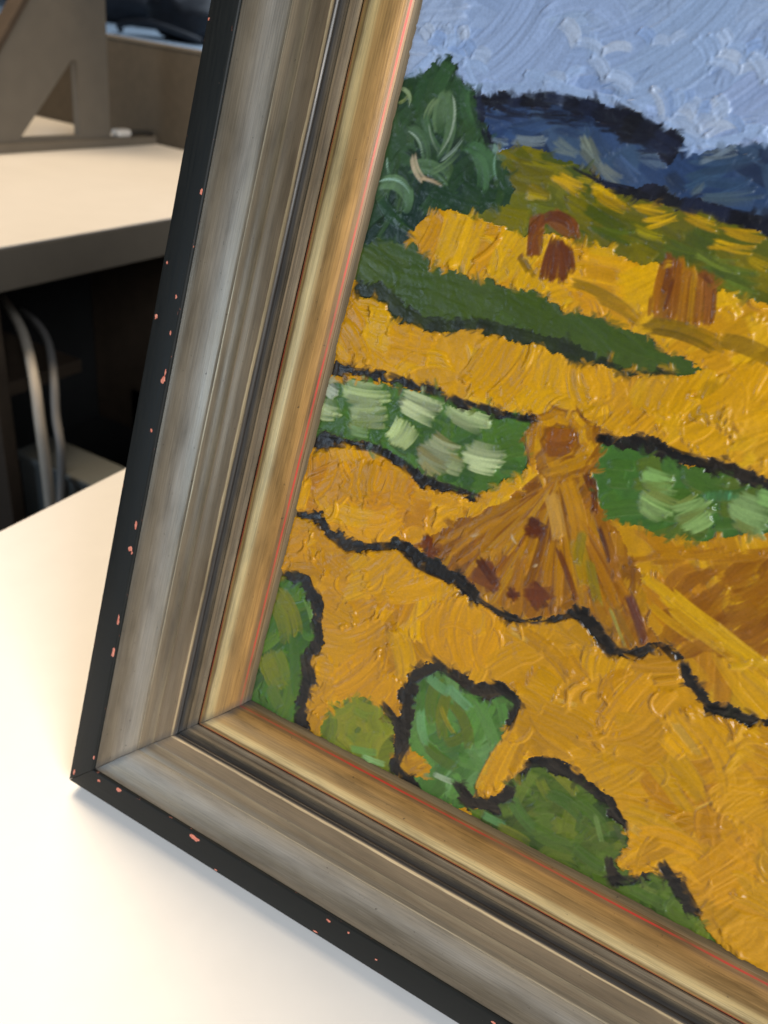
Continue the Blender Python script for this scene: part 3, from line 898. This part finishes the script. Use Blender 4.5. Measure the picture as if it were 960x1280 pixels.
# short loaded strokes where light paint laps over the dark contours
DM = (LAB == DARK) | (LAB == NAVY) | (LAB == DKG)
for lab, cl, share in ((Y2, (216, 160, 44), .003), (Y3, (214, 156, 38), .003), (Y4, (206, 150, 36), .003), (Y1, (218, 164, 40), .003), (G2, (74, 122, 58), .004), (BUSH, (66, 114, 48), .004), (BUSH3, (88, 142, 76), .004), (BUSH4, (86, 118, 48), .004), (SKY, (160, 178, 212), .006), (G3, (68, 116, 56), .004)):
    near = np.zeros_like(DM)
    for dx, dy in ((7, 0), (-7, 0), (0, 7), (0, -7)):
        near |= np.roll(DM, (dy, dx), (0, 1))
    ys, xs = np.nonzero(near & (LAB == lab))
    for i in rng.integers(0, max(1, len(xs)), int(len(xs) * share)) if len(xs) else []:
        stroke(float(xs[i]), float(ys[i]), rng.random() * 6.28, 8 + 12 * rng.random(), 9 + 7 * rng.random(), (c_(*cl) * (1 + rng.normal() * .06)).astype(np.float32), (.42 if lab in (Y1, Y2, Y3, Y4) else .22) * MM, rng.normal(), None, dry=.4, ridge=.5)
# --- sky: big curling strokes
for cx, cy, R0, a0, a1 in ((880, 120, 62, 40, 190), (880, 120, 48, 50, 190), (880, 120, 34, 30, 190), (880, 120, 20, 20, 200), (800, 60, 60, 100, 200), (760, 20, 55, 60, 170), (930, 40, 60, 60, 170), (930, 40, 44, 60, 170),
                           (930, 40, 28, 40, 180), (620, 40, 60, 100, 190), (620, 40, 42, 100, 190), (690, 60, 50, 40, 130), (960, 120, 60, 90, 180), (560, 30, 30, 60, 170), (1010, 60, 70, 70, 170), (830, 30, 30, 30, 160)):
    N_ = max(3, int(abs(a1 - a0) / 38))
    for k in range(N_):
        b0, b1 = math.radians(a0 + (a1 - a0) * k / N_), math.radians(a0 + (a1 - a0) * (k + 1) / N_)
        base = random.choice(((164, 184, 216), (176, 192, 218), (150, 172, 210), (182, 194, 214)))
        ps((cx + R0 * math.cos(b0), cy + R0 * .8 * math.sin(b0)), (cx + R0 * math.cos(b1), cy + R0 * .8 * math.sin(b1)), random.uniform(13, 20), base, .46, 1.1, SKY, .3, .9)
for p, q, w in (((608, 112), (690, 106), 14), ((690, 106), (770, 128), 14), ((770, 128), (830, 160), 15), ((830, 160), (880, 184), 16), ((880, 182), (955, 165), 15), ((585, 85), (600, 115), 12), ((520, 90), (545, 66), 12), ((548, 62), (580, 78), 12)):
    ps(p, q, w, (166, 186, 218), .4, .4, SKY, .2, .8)
# --- hills
for p, q, w, col in (((615, 150), (680, 140), 14, (62, 86, 130)), ((625, 165), (700, 158), 14, (58, 84, 126)), ((690, 160), (740, 165), 12, (60, 84, 124)), ((735, 155), (770, 200), 14, (70, 96, 138)), ((745, 150), (785, 190), 12, (64, 90, 134)),
                     ((760, 200), (800, 230), 14, (76, 100, 138)), ((800, 185), (830, 215), 12, (92, 112, 136)), ((640, 178), (690, 176), 6, (140, 156, 166)), ((612, 176), (640, 180), 5, (128, 146, 160)),
                     ((730, 168), (745, 205), 10, (136, 146, 130)), ((725, 178), (765, 225), 8, (128, 140, 132)), ((745, 205), (780, 232), 6, (140, 150, 146)), ((690, 178), (728, 196), 10, (120, 136, 138)),
                     ((850, 232), (930, 205), 13, (66, 96, 128)), ((860, 215), (960, 192), 12, (62, 88, 120)), ((870, 240), (955, 225), 12, (58, 84, 116)), ((868, 200), (930, 186), 6, (132, 150, 166)), ((866, 248), (880, 226), 5, (120, 140, 150)),
                     ((870, 246), (960, 250), 8, (92, 116, 136)), ((830, 222), (860, 240), 14, (54, 74, 108))):
    dg = math.degrees(math.atan2(q[1] - p[1], q[0] - p[0]))
    dab(((p[0] + q[0]) / 2, (p[1] + q[1]) / 2), math.dist(p, q) * .9, w * (2.0 if w < 9 else 1.5), dk(col, .92), dg, 4, .26, HILL, 16, .8)
for k in range(46):
    f = random.random()
    x = 606 + f * 240
    y = float(np.interp(x, [602, 640, 690, 730, 770, 805, 840], [132, 138, 136, 146, 158, 176, 196])) + random.uniform(-2, 12)
    ps((x - random.uniform(10, 18), y - random.uniform(-4, 6)), (x + random.uniform(10, 18), y + random.uniform(-2, 8)), random.uniform(5, 9), random.choice(((30, 34, 52), (40, 52, 80), (50, 68, 100), (26, 28, 40))), .2, random.uniform(-.6, .6), None, .5, .5, .6, .9)
# --- tree
for k in range(60):
    x, y = random.uniform(475, 640), random.uniform(85, 295)
    e = random.uniform(.6, 2.3)
    l_ = random.uniform(9, 18)
    ps((x - math.cos(e) * l_, y - math.sin(e) * l_), (x + math.cos(e) * l_, y + math.sin(e) * l_), random.uniform(8, 14), random.choice(((36, 64, 46), (30, 52, 42), (50, 82, 56), (62, 92, 68), (44, 74, 44))), .3, random.uniform(-1.2, 1.2), TREE, .4, .6, .4, .9)
for p, q, w, col, cv in (((560, 82), (545, 120), 16, (52, 84, 56), .4), ((575, 95), (580, 130), 14, (46, 78, 52), -.4), ((555, 118), (548, 165), 15, (92, 120, 92), .9), ((545, 125), (532, 150), 9, (104, 128, 98), .8), ((562, 120), (560, 190), 13, (84, 112, 86), -.9),
                         ((572, 128), (556, 190), 5, (160, 168, 136), -.9), ((580, 118), (590, 160), 12, (60, 94, 66), .8), ((520, 160), (536, 200), 12, (78, 108, 84), -1.0), ((516, 165), (530, 192), 4, (168, 176, 150), -1.0), ((530, 150), (548, 190), 10, (70, 100, 76), .5),
                         ((536, 160), (549, 192), 3.5, (150, 160, 130), .5), ((520, 205), (560, 222), 16, (84, 114, 88), -.9), ((516, 198), (528, 226), 9, (214, 182, 140), .7), ((528, 222), (552, 232), 6, (206, 170, 128), -.3), ((545, 215), (575, 190), 8, (92, 120, 92), .5),
                         ((590, 180), (620, 215), 15, (66, 102, 74), -1.1), ((600, 195), (605, 240), 14, (72, 108, 80), -.9), ((618, 195), (620, 225), 4, (130, 160, 130), .6), ((625, 200), (635, 235), 12, (40, 68, 48), .5), ((580, 235), (620, 250), 14, (38, 64, 46), .6),
                         ((480, 225), (512, 240), 16, (96, 128, 100), -1.4), ((512, 236), (508, 265), 12, (84, 116, 90), -.8), ((480, 222), (514, 236), 4, (170, 190, 164), -1.2), ((475, 250), (500, 280), 14, (42, 72, 54), .5), ((540, 240), (600, 262), 15, (34, 60, 46), .3),
                         ((505, 110), (515, 128), 6, (150, 158, 110), -1.4), ((500, 130), (512, 120), 5, (120, 134, 90), .8), ((484, 200), (486, 218), 4, (160, 180, 150), .5), ((530, 100), (522, 140), 14, (46, 76, 52), .3), ((555, 200), (580, 175), 5, (150, 162, 136), .4)):
    ps(p, q, w * (1.25 if w > 7 else 1.1), tuple(min(255, v * m_) for v, m_ in zip(col, (1.0, 1.06, 1.12))), .28 if w > 7 else .24, cv * 1.2, TREE, .5, .6, .5 if w > 7 else .8, .9)
# --- olive field: yellow strokes
for p, q, w, col in (((655, 200), (720, 215), 8, (126, 118, 40)), ((690, 222), (735, 240), 12, (198, 158, 40)), ((735, 235), (775, 245), 10, (204, 164, 40)), ((720, 225), (760, 228), 7, (150, 134, 40)), ((745, 245), (790, 262), 10, (190, 152, 42)),
                     ((790, 262), (835, 262), 10, (208, 166, 40)), ((800, 280), (850, 272), 9, (200, 160, 40)), ((850, 268), (900, 288), 10, (212, 168, 42)), ((900, 285), (960, 300), 10, (206, 162, 44)), ((880, 302), (950, 318), 9, (198, 158, 44)),
                     ((790, 285), (835, 300), 9, (150, 138, 40)), ((655, 235), (690, 250), 12, (160, 140, 40)), ((640, 215), (690, 225), 12, (110, 112, 36)), ((660, 260), (700, 262), 14, (96, 108, 36)), ((935, 322), (960, 340), 9, (196, 166, 60)),
                     ((880, 330), (955, 355), 14, (82, 108, 44)), ((900, 345), (955, 368), 14, (92, 118, 50)), ((830, 305), (900, 330), 14, (84, 106, 40)), ((740, 285), (800, 305), 12, (84, 106, 36)), ((860, 318), (930, 340), 9, (100, 122, 52))):
    dg = math.degrees(math.atan2(q[1] - p[1], q[0] - p[0]))
    dab(((p[0] + q[0]) / 2, (p[1] + q[1]) / 2), math.dist(p, q) * .95, w * 1.35, col, dg, 3, .3, OLIVE, 14, .7)
# --- small stacks on the upper strip
HB = ((116, 64, 38), (128, 74, 42), (104, 56, 34))
for p, q, w in (((672, 272), (668, 318), 22), ((690, 270), (716, 290), 24), ((700, 308), (696, 348), 30), ((840, 330), (832, 398), 34), ((872, 345), (868, 404), 44)):
    ps(p, q, w, (134, 80, 42), .22, 0, None, .1, .4, 0, .95)
for p, q, w, cv in (((668, 318), (668, 280), 15, -.5), ((665, 290), (692, 266), 14, -.9), ((688, 268), (722, 285), 16, -1.2), ((714, 275), (722, 300), 13, -.5), ((675, 272), (662, 320), 12, .3), ((692, 300), (680, 345), 12, .3), ((700, 305), (690, 350), 11, .2), ((708, 310), (702, 352), 11, .1),
                    ((700, 302), (716, 335), 12, -.5), ((655, 318), (648, 326), 7, 0), ((690, 308), (678, 348), 12, .3), ((712, 312), (716, 342), 12, -.3), ((702, 318), (706, 350), 11, 0), ((694, 315), (690, 352), 9, 0)):
    ps(p, q, w, random.choice(HB), .36, cv, None, .2, .7)
for p, q in (((655, 325), (668, 345)), ((650, 322), (660, 340))): ps(p, q, 8, (140, 108, 36), .25)
for p, q, w, col, cv in (((836, 318), (838, 345), 10, (130, 78, 44), .1), ((852, 322), (856, 350), 9, (180, 124, 52), -.2), ((866, 334), (872, 360), 8, (196, 142, 56), -.2), ((838, 325), (832, 365), 13, (124, 74, 42), .3), ((826, 340), (818, 392), 12, (168, 108, 48), .3), ((848, 332), (838, 400), 13, (150, 94, 46), .1), ((858, 340), (850, 405), 12, (176, 120, 54), 0), ((868, 345), (862, 405), 10, (190, 138, 58), 0),
                         ((876, 350), (872, 405), 10, (162, 106, 54), -.1), ((886, 352), (884, 406), 11, (156, 98, 54), -.2), ((894, 362), (890, 404), 8, (134, 80, 46), -.2), ((842, 350), (832, 385), 7, (112, 64, 38), 0), ((880, 345), (890, 356), 8, (112, 66, 40), 0), ((814, 372), (812, 395), 7, (150, 96, 44), .3)):
    ps(p, q, w, col, .36, cv, None, .2, .7)
for p, q, w, col in (((815, 402), (905, 430), 20, (138, 108, 38)), ((820, 412), (890, 436), 12, (122, 96, 34)), ((905, 424), (965, 448), 24, (158, 122, 38)), ((722, 352), (800, 398), 15, (160, 124, 40)), ((740, 372), (800, 404), 9, (170, 130, 40)), ((960, 440), (1040, 455), 20, (158, 122, 38))):
    ps(p, q, w, col, .3, -.5, None, .35)
# --- pale dabs in the two green strips
for p, w, hgt, col, dg in (((458, 494), 58, 26, (170, 186, 126), 12), ((414, 486), 26, 16, (176, 182, 160), 40), ((407, 511), 42, 24, (168, 180, 128), 20), ((464, 518), 48, 26, (172, 188, 126), 0), ((528, 508), 62, 28, (184, 194, 144), 18), ((588, 522), 62, 30, (180, 196, 138), 20),
                           ((502, 541), 40, 32, (182, 198, 132), -55), ((548, 570), 50, 52, (152, 158, 118), 30), ((606, 573), 50, 34, (184, 196, 144), 15), ((570, 580), 26, 22, (140, 150, 106), 20), ((450, 534), 30, 20, (128, 158, 96), 10)):
    dab(p, w, hgt, col, dg, max(4, int(hgt / 6)), .36, G2)
for p, w, hgt, col, dg in (((822, 628), 52, 44, (146, 176, 104), 25), ((822, 600), 44, 24, (128, 164, 92), 15), ((868, 640), 50, 44, (138, 168, 98), -25), ((938, 642), 58, 48, (140, 170, 104), 20), ((880, 598), 60, 28, (82, 130, 64), 20), ((900, 620), 14, 44, (78, 136, 92), 90), ((965, 620), 40, 26, (120, 156, 88), 15), ((1010, 660), 50, 30, (138, 168, 98), 15)):
    dab(p, w, hgt, col, dg, max(4, int(hgt / 6)), .38, G3)
# --- right hand field: brown shading
for k in range(120):
    x, y = random.uniform(845, 1010), random.uniform(690, 810)
    if y < 690 + (960 - x) * .25: continue
    ps((x - 18, y + 12), (x + 20, y - 12), random.uniform(12, 18), random.choice(((160, 104, 42), (150, 96, 40), (168, 114, 46), (142, 88, 38))), .26, random.uniform(-1.4, 1.4), Y5, .5, .5, .55, .85)
for k in range(22):
    x, y = random.uniform(795, 960), random.uniform(682, 700)
    ps((x - 20, y + 4), (x + 20, y - 2), 9, random.choice(((178, 122, 44), (190, 134, 46))), .3, .4, Y5)
for k in range(26):
    f = random.random()
    x, y = 815 + f * 145, 735 + f * 110 + random.uniform(-16, 26)
    ps((x - 26, y - 20), (x + 26, y + 20), random.uniform(9, 13), random.choice(((206, 156, 50), (214, 166, 60), (198, 148, 48))), .36, .2, Y5)
# --- the big sheaf
SB = ((172, 116, 46), (192, 140, 58), (148, 92, 38), (186, 130, 52), (180, 122, 44), (132, 82, 38))
top = (703, 600)
for k in range(72):
    f = k / 71 + random.uniform(-.02, .02)
    if f < .5:
        g = f / .5
        base = (535 + g * 95 + random.uniform(-8, 8), 682 + g * 80)
    else:
        g = (f - .5) / .5
        base = (630 + g * 190, 762 + g * 42 + random.uniform(-10, 5))
    a0 = random.uniform(0.05, .5)
    a1 = min(1, a0 + random.uniform(.35, .6))
    p = (top[0] + (base[0] - top[0]) * a0, top[1] + (base[1] - top[1]) * a0)
    q = (top[0] + (base[0] - top[0]) * a1, top[1] + (base[1] - top[1]) * a1)
    ps(p, q, random.uniform(8, 13), random.choice(SB), .36, random.uniform(-.3, .3), SHEAF, .35, .7)
for p, q, w, col, cv in (((640, 640), (600, 690), 13, (176, 122, 50), .8), ((655, 650), (612, 700), 12, (190, 136, 60), .8), ((645, 625), (580, 665), 13, (170, 118, 46), .4), ((620, 650), (565, 690), 11, (186, 130, 48), .3), ((690, 620), (700, 670), 20, (204, 156, 84), -.3),
                         ((712, 605), (728, 680), 24, (196, 140, 50), -.3), ((722, 680), (735, 730), 22, (176, 138, 52), 0), ((728, 668), (722, 705), 14, (144, 124, 48), 0), ((738, 705), (748, 755), 14, (148, 128, 52), 0), ((748, 640), (772, 720), 14, (154, 100, 44), -.2),
                         ((742, 600), (744, 640), 10, (96, 48, 28), -.2), ((732, 592), (740, 612), 10, (92, 46, 28), 0), ((750, 660), (762, 700), 8, (88, 52, 40), -.2), ((700, 690), (722, 750), 9, (112, 62, 38), -.1), ((790, 700), (792, 740), 9, (132, 84, 40), 0),
                         ((788, 745), (805, 800), 14, (98, 56, 50), -.2), ((770, 760), (792, 806), 10, (150, 108, 50), 0), ((765, 765), (782, 808), 6, (156, 146, 80), 0), ((745, 755), (770, 800), 14, (172, 120, 50), .2), ((658, 612), (676, 598), 13, (134, 82, 38), 0),
                         ((676, 640), (660, 690), 12, (170, 116, 48), .1), ((650, 700), (640, 750), 12, (168, 112, 44), .1), ((690, 680), (680, 730), 12, (176, 122, 48), 0)):
    ps(p, q, w, col, .38, cv, None, .25, .7)
for p, w, hg in (((537, 683), 22, 24), ((608, 718), 34, 36), ((672, 658), 24, 24), ((676, 745), 34, 24), ((640, 742), 16, 14)):
    for k in range(5):
        e = random.uniform(-.5, .5) + random.choice((0.2, 1.3))
        ox, oy = random.uniform(-.22, .22) * w, random.uniform(-.22, .22) * hg
        ps((p[0] + ox - math.cos(e) * w * .5, p[1] + oy - math.sin(e) * hg * .5), (p[0] + ox + math.cos(e) * w * .5, p[1] + oy + math.sin(e) * hg * .5), random.uniform(.35, .6) * w, random.choice(((98, 50, 30), (112, 58, 34), (86, 44, 28), (124, 72, 38))), .22, random.uniform(-.5, .5), None, .3, .5, .1, .95)
for p, q in (((590, 670), (612, 660)), ((640, 668), (652, 690)), ((596, 750), (606, 757)), ((640, 784), (655, 788)), ((668, 708), (676, 700))):
    ps(p, ((p[0] + q[0]) / 2, (p[1] + q[1]) / 2), 5, (216, 184, 136), .4, 1.0, None, .6, .5, .7)
# head of the sheaf: curling loop
for R0, w in ((40, 14), (31, 12)):
    for k in range(9):
        b0, b1 = math.radians(-200 + 300 * k / 9), math.radians(-200 + 300 * (k + 1) / 9 + 8)
        ps((701 + R0 * math.cos(b0), 553 + R0 * .95 * math.sin(b0)), (701 + R0 * math.cos(b1), 553 + R0 * .95 * math.sin(b1)), w, random.choice(((204, 148, 46), (214, 160, 50), (190, 134, 44))), .4, 1.0, None, .2, .8)
for p, q, w, col in (((678, 535), (686, 580), 12, (184, 128, 44)), ((684, 545), (718, 548), 26, (150, 90, 46)), ((684, 562), (714, 560), 20, (140, 84, 42)), ((690, 584), (735, 560), 14, (200, 144, 48)), ((684, 592), (738, 572), 13, (190, 136, 48)), ((668, 530), (664, 580), 9, (180, 124, 52)), ((690, 598), (726, 590), 12, (186, 130, 44))):
    ps(p, q, w, col, .36, .3, None, .2, .7)
for R0, w, cl in ((47, 6, (150, 98, 40)), (24, 6, (140, 88, 40))):
    for k in range(8):
        b0, b1 = math.radians(-215 + 300 * k / 8), math.radians(-215 + 300 * (k + 1) / 8 + 6)
        ps((701 + R0 * math.cos(b0), 553 + R0 * .95 * math.sin(b0)), (701 + R0 * math.cos(b1), 553 + R0 * .95 * math.sin(b1)), w, cl, .3, .8, None, .4, .6, .5)
# --- bushes
for p, q, w, col, cv in (((352, 740), (372, 790), 24, (132, 142, 46), -.8), ((345, 755), (360, 800), 18, (120, 138, 46), -.6), ((384, 750), (394, 790), 8, (110, 160, 90), -.5), ((332, 820), (350, 860), 26, (126, 142, 50), .5), ((350, 815), (358, 850), 16, (112, 138, 50), -.8),
                         ((340, 860), (352, 885), 18, (96, 132, 56), .3), ((368, 800), (372, 870), 14, (70, 118, 52), 0)):
    ps(p, q, w, dk(col), .3, cv, BUSH, .3, .7)
for R0 in (36, 24, 12):
    for k in range(7):
        b0, b1 = math.radians(k * 52), math.radians(k * 52 + 60)
        ps((448 + R0 * math.cos(b0), 912 + R0 * math.sin(b0)), (448 + R0 * math.cos(b1), 912 + R0 * math.sin(b1)), 13, random.choice(((122, 138, 50), (110, 134, 54), (132, 142, 54))), .28, 1.0, BUSH2, .2, .7)
for p, q, w, col, cv in (((455, 945), (480, 955), 9, (150, 190, 120), .3), ((440, 935), (470, 940), 10, (110, 150, 70), .2)): ps(p, q, w, col, .3, cv, BUSH2)
for p, q, w, col, cv in (((545, 850), (538, 900), 16, (96, 128, 52), .8), ((556, 870), (552, 920), 16, (112, 130, 46), .7), ((570, 880), (590, 930), 16, (100, 122, 44), -1.0), ((560, 930), (590, 910), 14, (92, 118, 44), .8), ((552, 885), (566, 915), 7, (148, 150, 50), .5),
                         ((535, 845), (560, 865), 14, (116, 168, 108), .3), ((562, 860), (588, 885), 14, (122, 172, 116), .2), ((525, 890), (532, 930), 13, (122, 174, 110), .6), ((600, 880), (620, 930), 17, (96, 152, 88), -.4), ((625, 875), (632, 905), 14, (90, 148, 82), -.4),
                         ((535, 935), (570, 960), 16, (84, 118, 46), .5), ((575, 950), (605, 960), 14, (92, 146, 80), .2), ((545, 968), (570, 978), 9, (180, 200, 160), .2), ((590, 940), (606, 965), 12, (104, 158, 96), 0)):
    ps(p, q, w, dk(col), .32, cv, BUSH3, .3, .7)
for p, q, w, col, cv in (((665, 965), (640, 1010), 16, (104, 134, 58), .5), ((690, 960), (720, 990), 15, (134, 148, 54), -.3), ((675, 975), (690, 1000), 15, (118, 140, 52), .4), ((690, 990), (730, 1020), 20, (72, 112, 52), -.8), ((725, 1000), (760, 1040), 18, (80, 118, 52), -.8),
                         ((640, 1000), (670, 1040), 18, (82, 126, 66), .6), ((605, 1018), (630, 1030), 12, (100, 160, 110), .2), ((625, 1035), (660, 1055), 20, (116, 132, 50), -.4), ((670, 1040), (720, 1060), 22, (84, 120, 52), .6), ((745, 1020), (752, 1050), 8, (120, 160, 96), 0),
                         ((720, 1060), (755, 1085), 18, (74, 112, 48), .3), ((790, 1110), (830, 1130), 20, (84, 122, 52), .2), ((840, 1140), (870, 1165), 18, (90, 122, 48), .2), ((770, 1030), (782, 1055), 10, (72, 96, 60), 0), ((800, 1105), (822, 1115), 8, (116, 144, 76), .2)):
    ps(p, q, w, dk(col), .3, cv, BUSH4, .3, .7)
# tongues of yellow over the outlines, drawn thick
for p, q in (((640, 915), (606, 990)), ((650, 925), (620, 985)), ((628, 930), (598, 985)), ((820, 1050), (776, 1082)), ((835, 1060), (790, 1084)), ((800, 1060), (772, 1078)), ((860, 1070), (815, 1080)), ((655, 930), (640, 965))):
    ps(p, q, 13, random.choice(((206, 150, 36), (214, 158, 42), (196, 142, 38))), .55, .2, None, .2, .7)
# pale scraped spots in the yellow
for p, q, w in (((845, 905), (872, 940), 12), ((785, 1030), (800, 1040), 12), ((870, 1010), (890, 1000), 5), ((700, 875), (720, 880), 8), ((640, 790), (660, 800), 8)):
    ps(p, q, w, (206, 162, 82), .25)
for k in range(150):                                      # curled lumps of paint
    x, y = random.uniform(300, 960), random.uniform(250, 1200)
    gx, gy = g2((x, y))
    if not (2 < gx < NX - 2 and 2 < gy < NY - 2): continue
    lb = int(LAB[int(gy), int(gx)])
    if lb in (Y1, Y2, Y3, Y4, Y5) and COL[int(gy), int(gx), 1] > .2:
        an = random.uniform(0, 6.28)
        stroke(gx, gy, an, random.uniform(18, 40), random.uniform(5, 9), COL[int(gy), int(gx)] * random.uniform(.98, 1.10), random.uniform(.5, .9) * MM, random.uniform(-2.5, 2.5), lb, dry=0, ridge=.2)

# paint dragged across the borders while wet: colours of both sides streak into each other
BD = (LAB[1:-1, 1:-1] != LAB[:-2, 1:-1]) | (LAB[1:-1, 1:-1] != LAB[1:-1, :-2])
BD[:, int((0.30 - GX0) / RES):] = False
ys, xs = np.nonzero(BD)
for i in rng.integers(0, len(xs), 1000):
    x, y = float(xs[i] + 1), float(ys[i] + 1)
    an = rng.random() * 6.28
    d_ = 3 + 5 * rng.random()
    sx, sy = int(np.clip(x - math.cos(an) * d_, 0, NX - 1)), int(np.clip(y - math.sin(an) * d_, 0, NY - 1))
    col = 0.8 * COL[sy, sx] + 0.2 * COL[int(y), int(x)]
    stroke(x + math.cos(an) * 1.5, y + math.sin(an) * 1.5, an, 8 + 8 * rng.random(), 4 + 4 * rng.random(), col, (0.10 + 0.5 * HGT[sy, sx] / MM) * MM, rng.normal() * .8, None, dry=.6, ridge=.35, streak=.7, op=.85)

# the contours gone over once more with a drying brush, stroke by stroke
CC = {DARK: ((28, 24, 21), (22, 20, 19), (44, 36, 28)), NAVY: ((26, 28, 42), (34, 40, 62), (22, 22, 30)), DKG: ((38, 50, 32), (46, 60, 36), (32, 42, 30))}
for line, ws, lab in CONT:
    for (p, q, w0, w1) in zip(line[:-1], line[1:], ws[:-1], ws[1:]):
        n = max(1, int(math.dist(p, q) / 15))
        for k in range(n):
            if random.random() < .22: continue
            a0, a1 = (k - .25) / n, (k + 1.25) / n
            j = lambda: random.uniform(-1.8, 1.8)
            P_ = (p[0] + (q[0] - p[0]) * a0 + j(), p[1] + (q[1] - p[1]) * a0 + j())
            Q_ = (p[0] + (q[0] - p[0]) * a1 + j(), p[1] + (q[1] - p[1]) * a1 + j())
            if max(P_[0], Q_[0]) > 1000: continue
            ps(P_, Q_, (w0 + w1) / 2 * random.uniform(.65, 1.15), random.choice(CC[lab]), .16, random.uniform(-.5, .5), None, .4, .5, .3, .93)

# soften, add fine grain
for _ in range(1):
    Hp = np.pad(HGT, 1, mode='edge')
    HGT = (Hp[1:-1, 1:-1] * 4 + Hp[:-2, 1:-1] + Hp[2:, 1:-1] + Hp[1:-1, :-2] + Hp[1:-1, 2:]) / 8
HGT *= 1.15
HGT += (vnoise(0.0009, 31) - .5) * 0.00007 + (rng.random((NY, NX)).astype(np.float32) - .5) * 0.000018
COL = np.clip(COL, 0.002, 0.9)

# mesh: full resolution where the photo shows the canvas, coarser beyond
vx, vy = int((0.285 - GX0) / RES), int((0.330 - GY0) / RES)
cols_i = np.unique(np.concatenate([np.arange(0, min(vx, NX)), np.arange(vx, NX, 4), [NX - 1]]))
rows_i = np.unique(np.concatenate([np.arange(0, min(vy, NY)), np.arange(vy, NY, 4), [NY - 1]]))
nx, ny = len(cols_i), len(rows_i)
gx, gy = np.meshgrid(GX0 + cols_i * RES, GY0 + rows_i * RES)
gz = ZC + HGT[np.ix_(rows_i, cols_i)]
co = np.stack([gx, gy, gz], -1).reshape(-1, 3).astype(np.float32)
me = bpy.data.meshes.new('paint_layer')
me.vertices.add(nx * ny)
me.vertices.foreach_set('co', co.ravel())
i0 = (np.arange(ny - 1)[:, None] * nx + np.arange(nx - 1)[None, :]).ravel()
quads = np.stack([i0, i0 + 1, i0 + nx + 1, i0 + nx], -1).astype(np.int32)
nq = len(quads)
me.loops.add(nq * 4)
me.loops.foreach_set('vertex_index', quads.ravel())
me.polygons.add(nq)
me.polygons.foreach_set('loop_start', np.arange(0, nq * 4, 4, dtype=np.int32))
me.polygons.foreach_set('loop_total', np.full(nq, 4, dtype=np.int32))
me.polygons.foreach_set('use_smooth', np.ones(nq, bool))
me.update(calc_edges=True)
at = me.color_attributes.new('pigment', 'FLOAT_COLOR', 'POINT')
rgba = np.ones((nx * ny, 4), np.float32)
rgba[:, :3] = COL[np.ix_(rows_i, cols_i)].reshape(-1, 3)
at.data.foreach_set('color', rgba.ravel())
t = NT('oil_paint')
a = t.n('ShaderNodeAttribute', attribute_name='pigment')
nz = t.noise(t.obj(), 1400, 3, 0.6)
nz2 = t.noise(t.obj(), 90, 3, 0.6)
c = t.mix(1.0, a.outputs[0], t.ramp(nz, [(0.3, 0.93), (0.7, 1.06)]), 'MULTIPLY')
t.out(c, t.mapr(nz2, 0.3, 0.7, 0.30, 0.48), 0.0, 0.42)
t.bump(nz, 0.35, 0.00012)
me.materials.append(t.m)

canvas = rounded_box('canvas', (0.0676, 0.0676, -0.0125), (W - 0.0676, H - 0.0676, -0.0079), plain('canvas_board', (0.45, 0.40, 0.32), 0.8, 0.1, 300), fp, 0.0005)
pl = bpy.data.objects.new('paint_layer', me)
C.objects.link(pl)
pl.parent = canvas
bb = rounded_box('backing_board', (0.0676, 0.0676, -0.0185), (W - 0.0676, H - 0.0676, -0.0130), M['brown_wood'], fp, 0.0005)
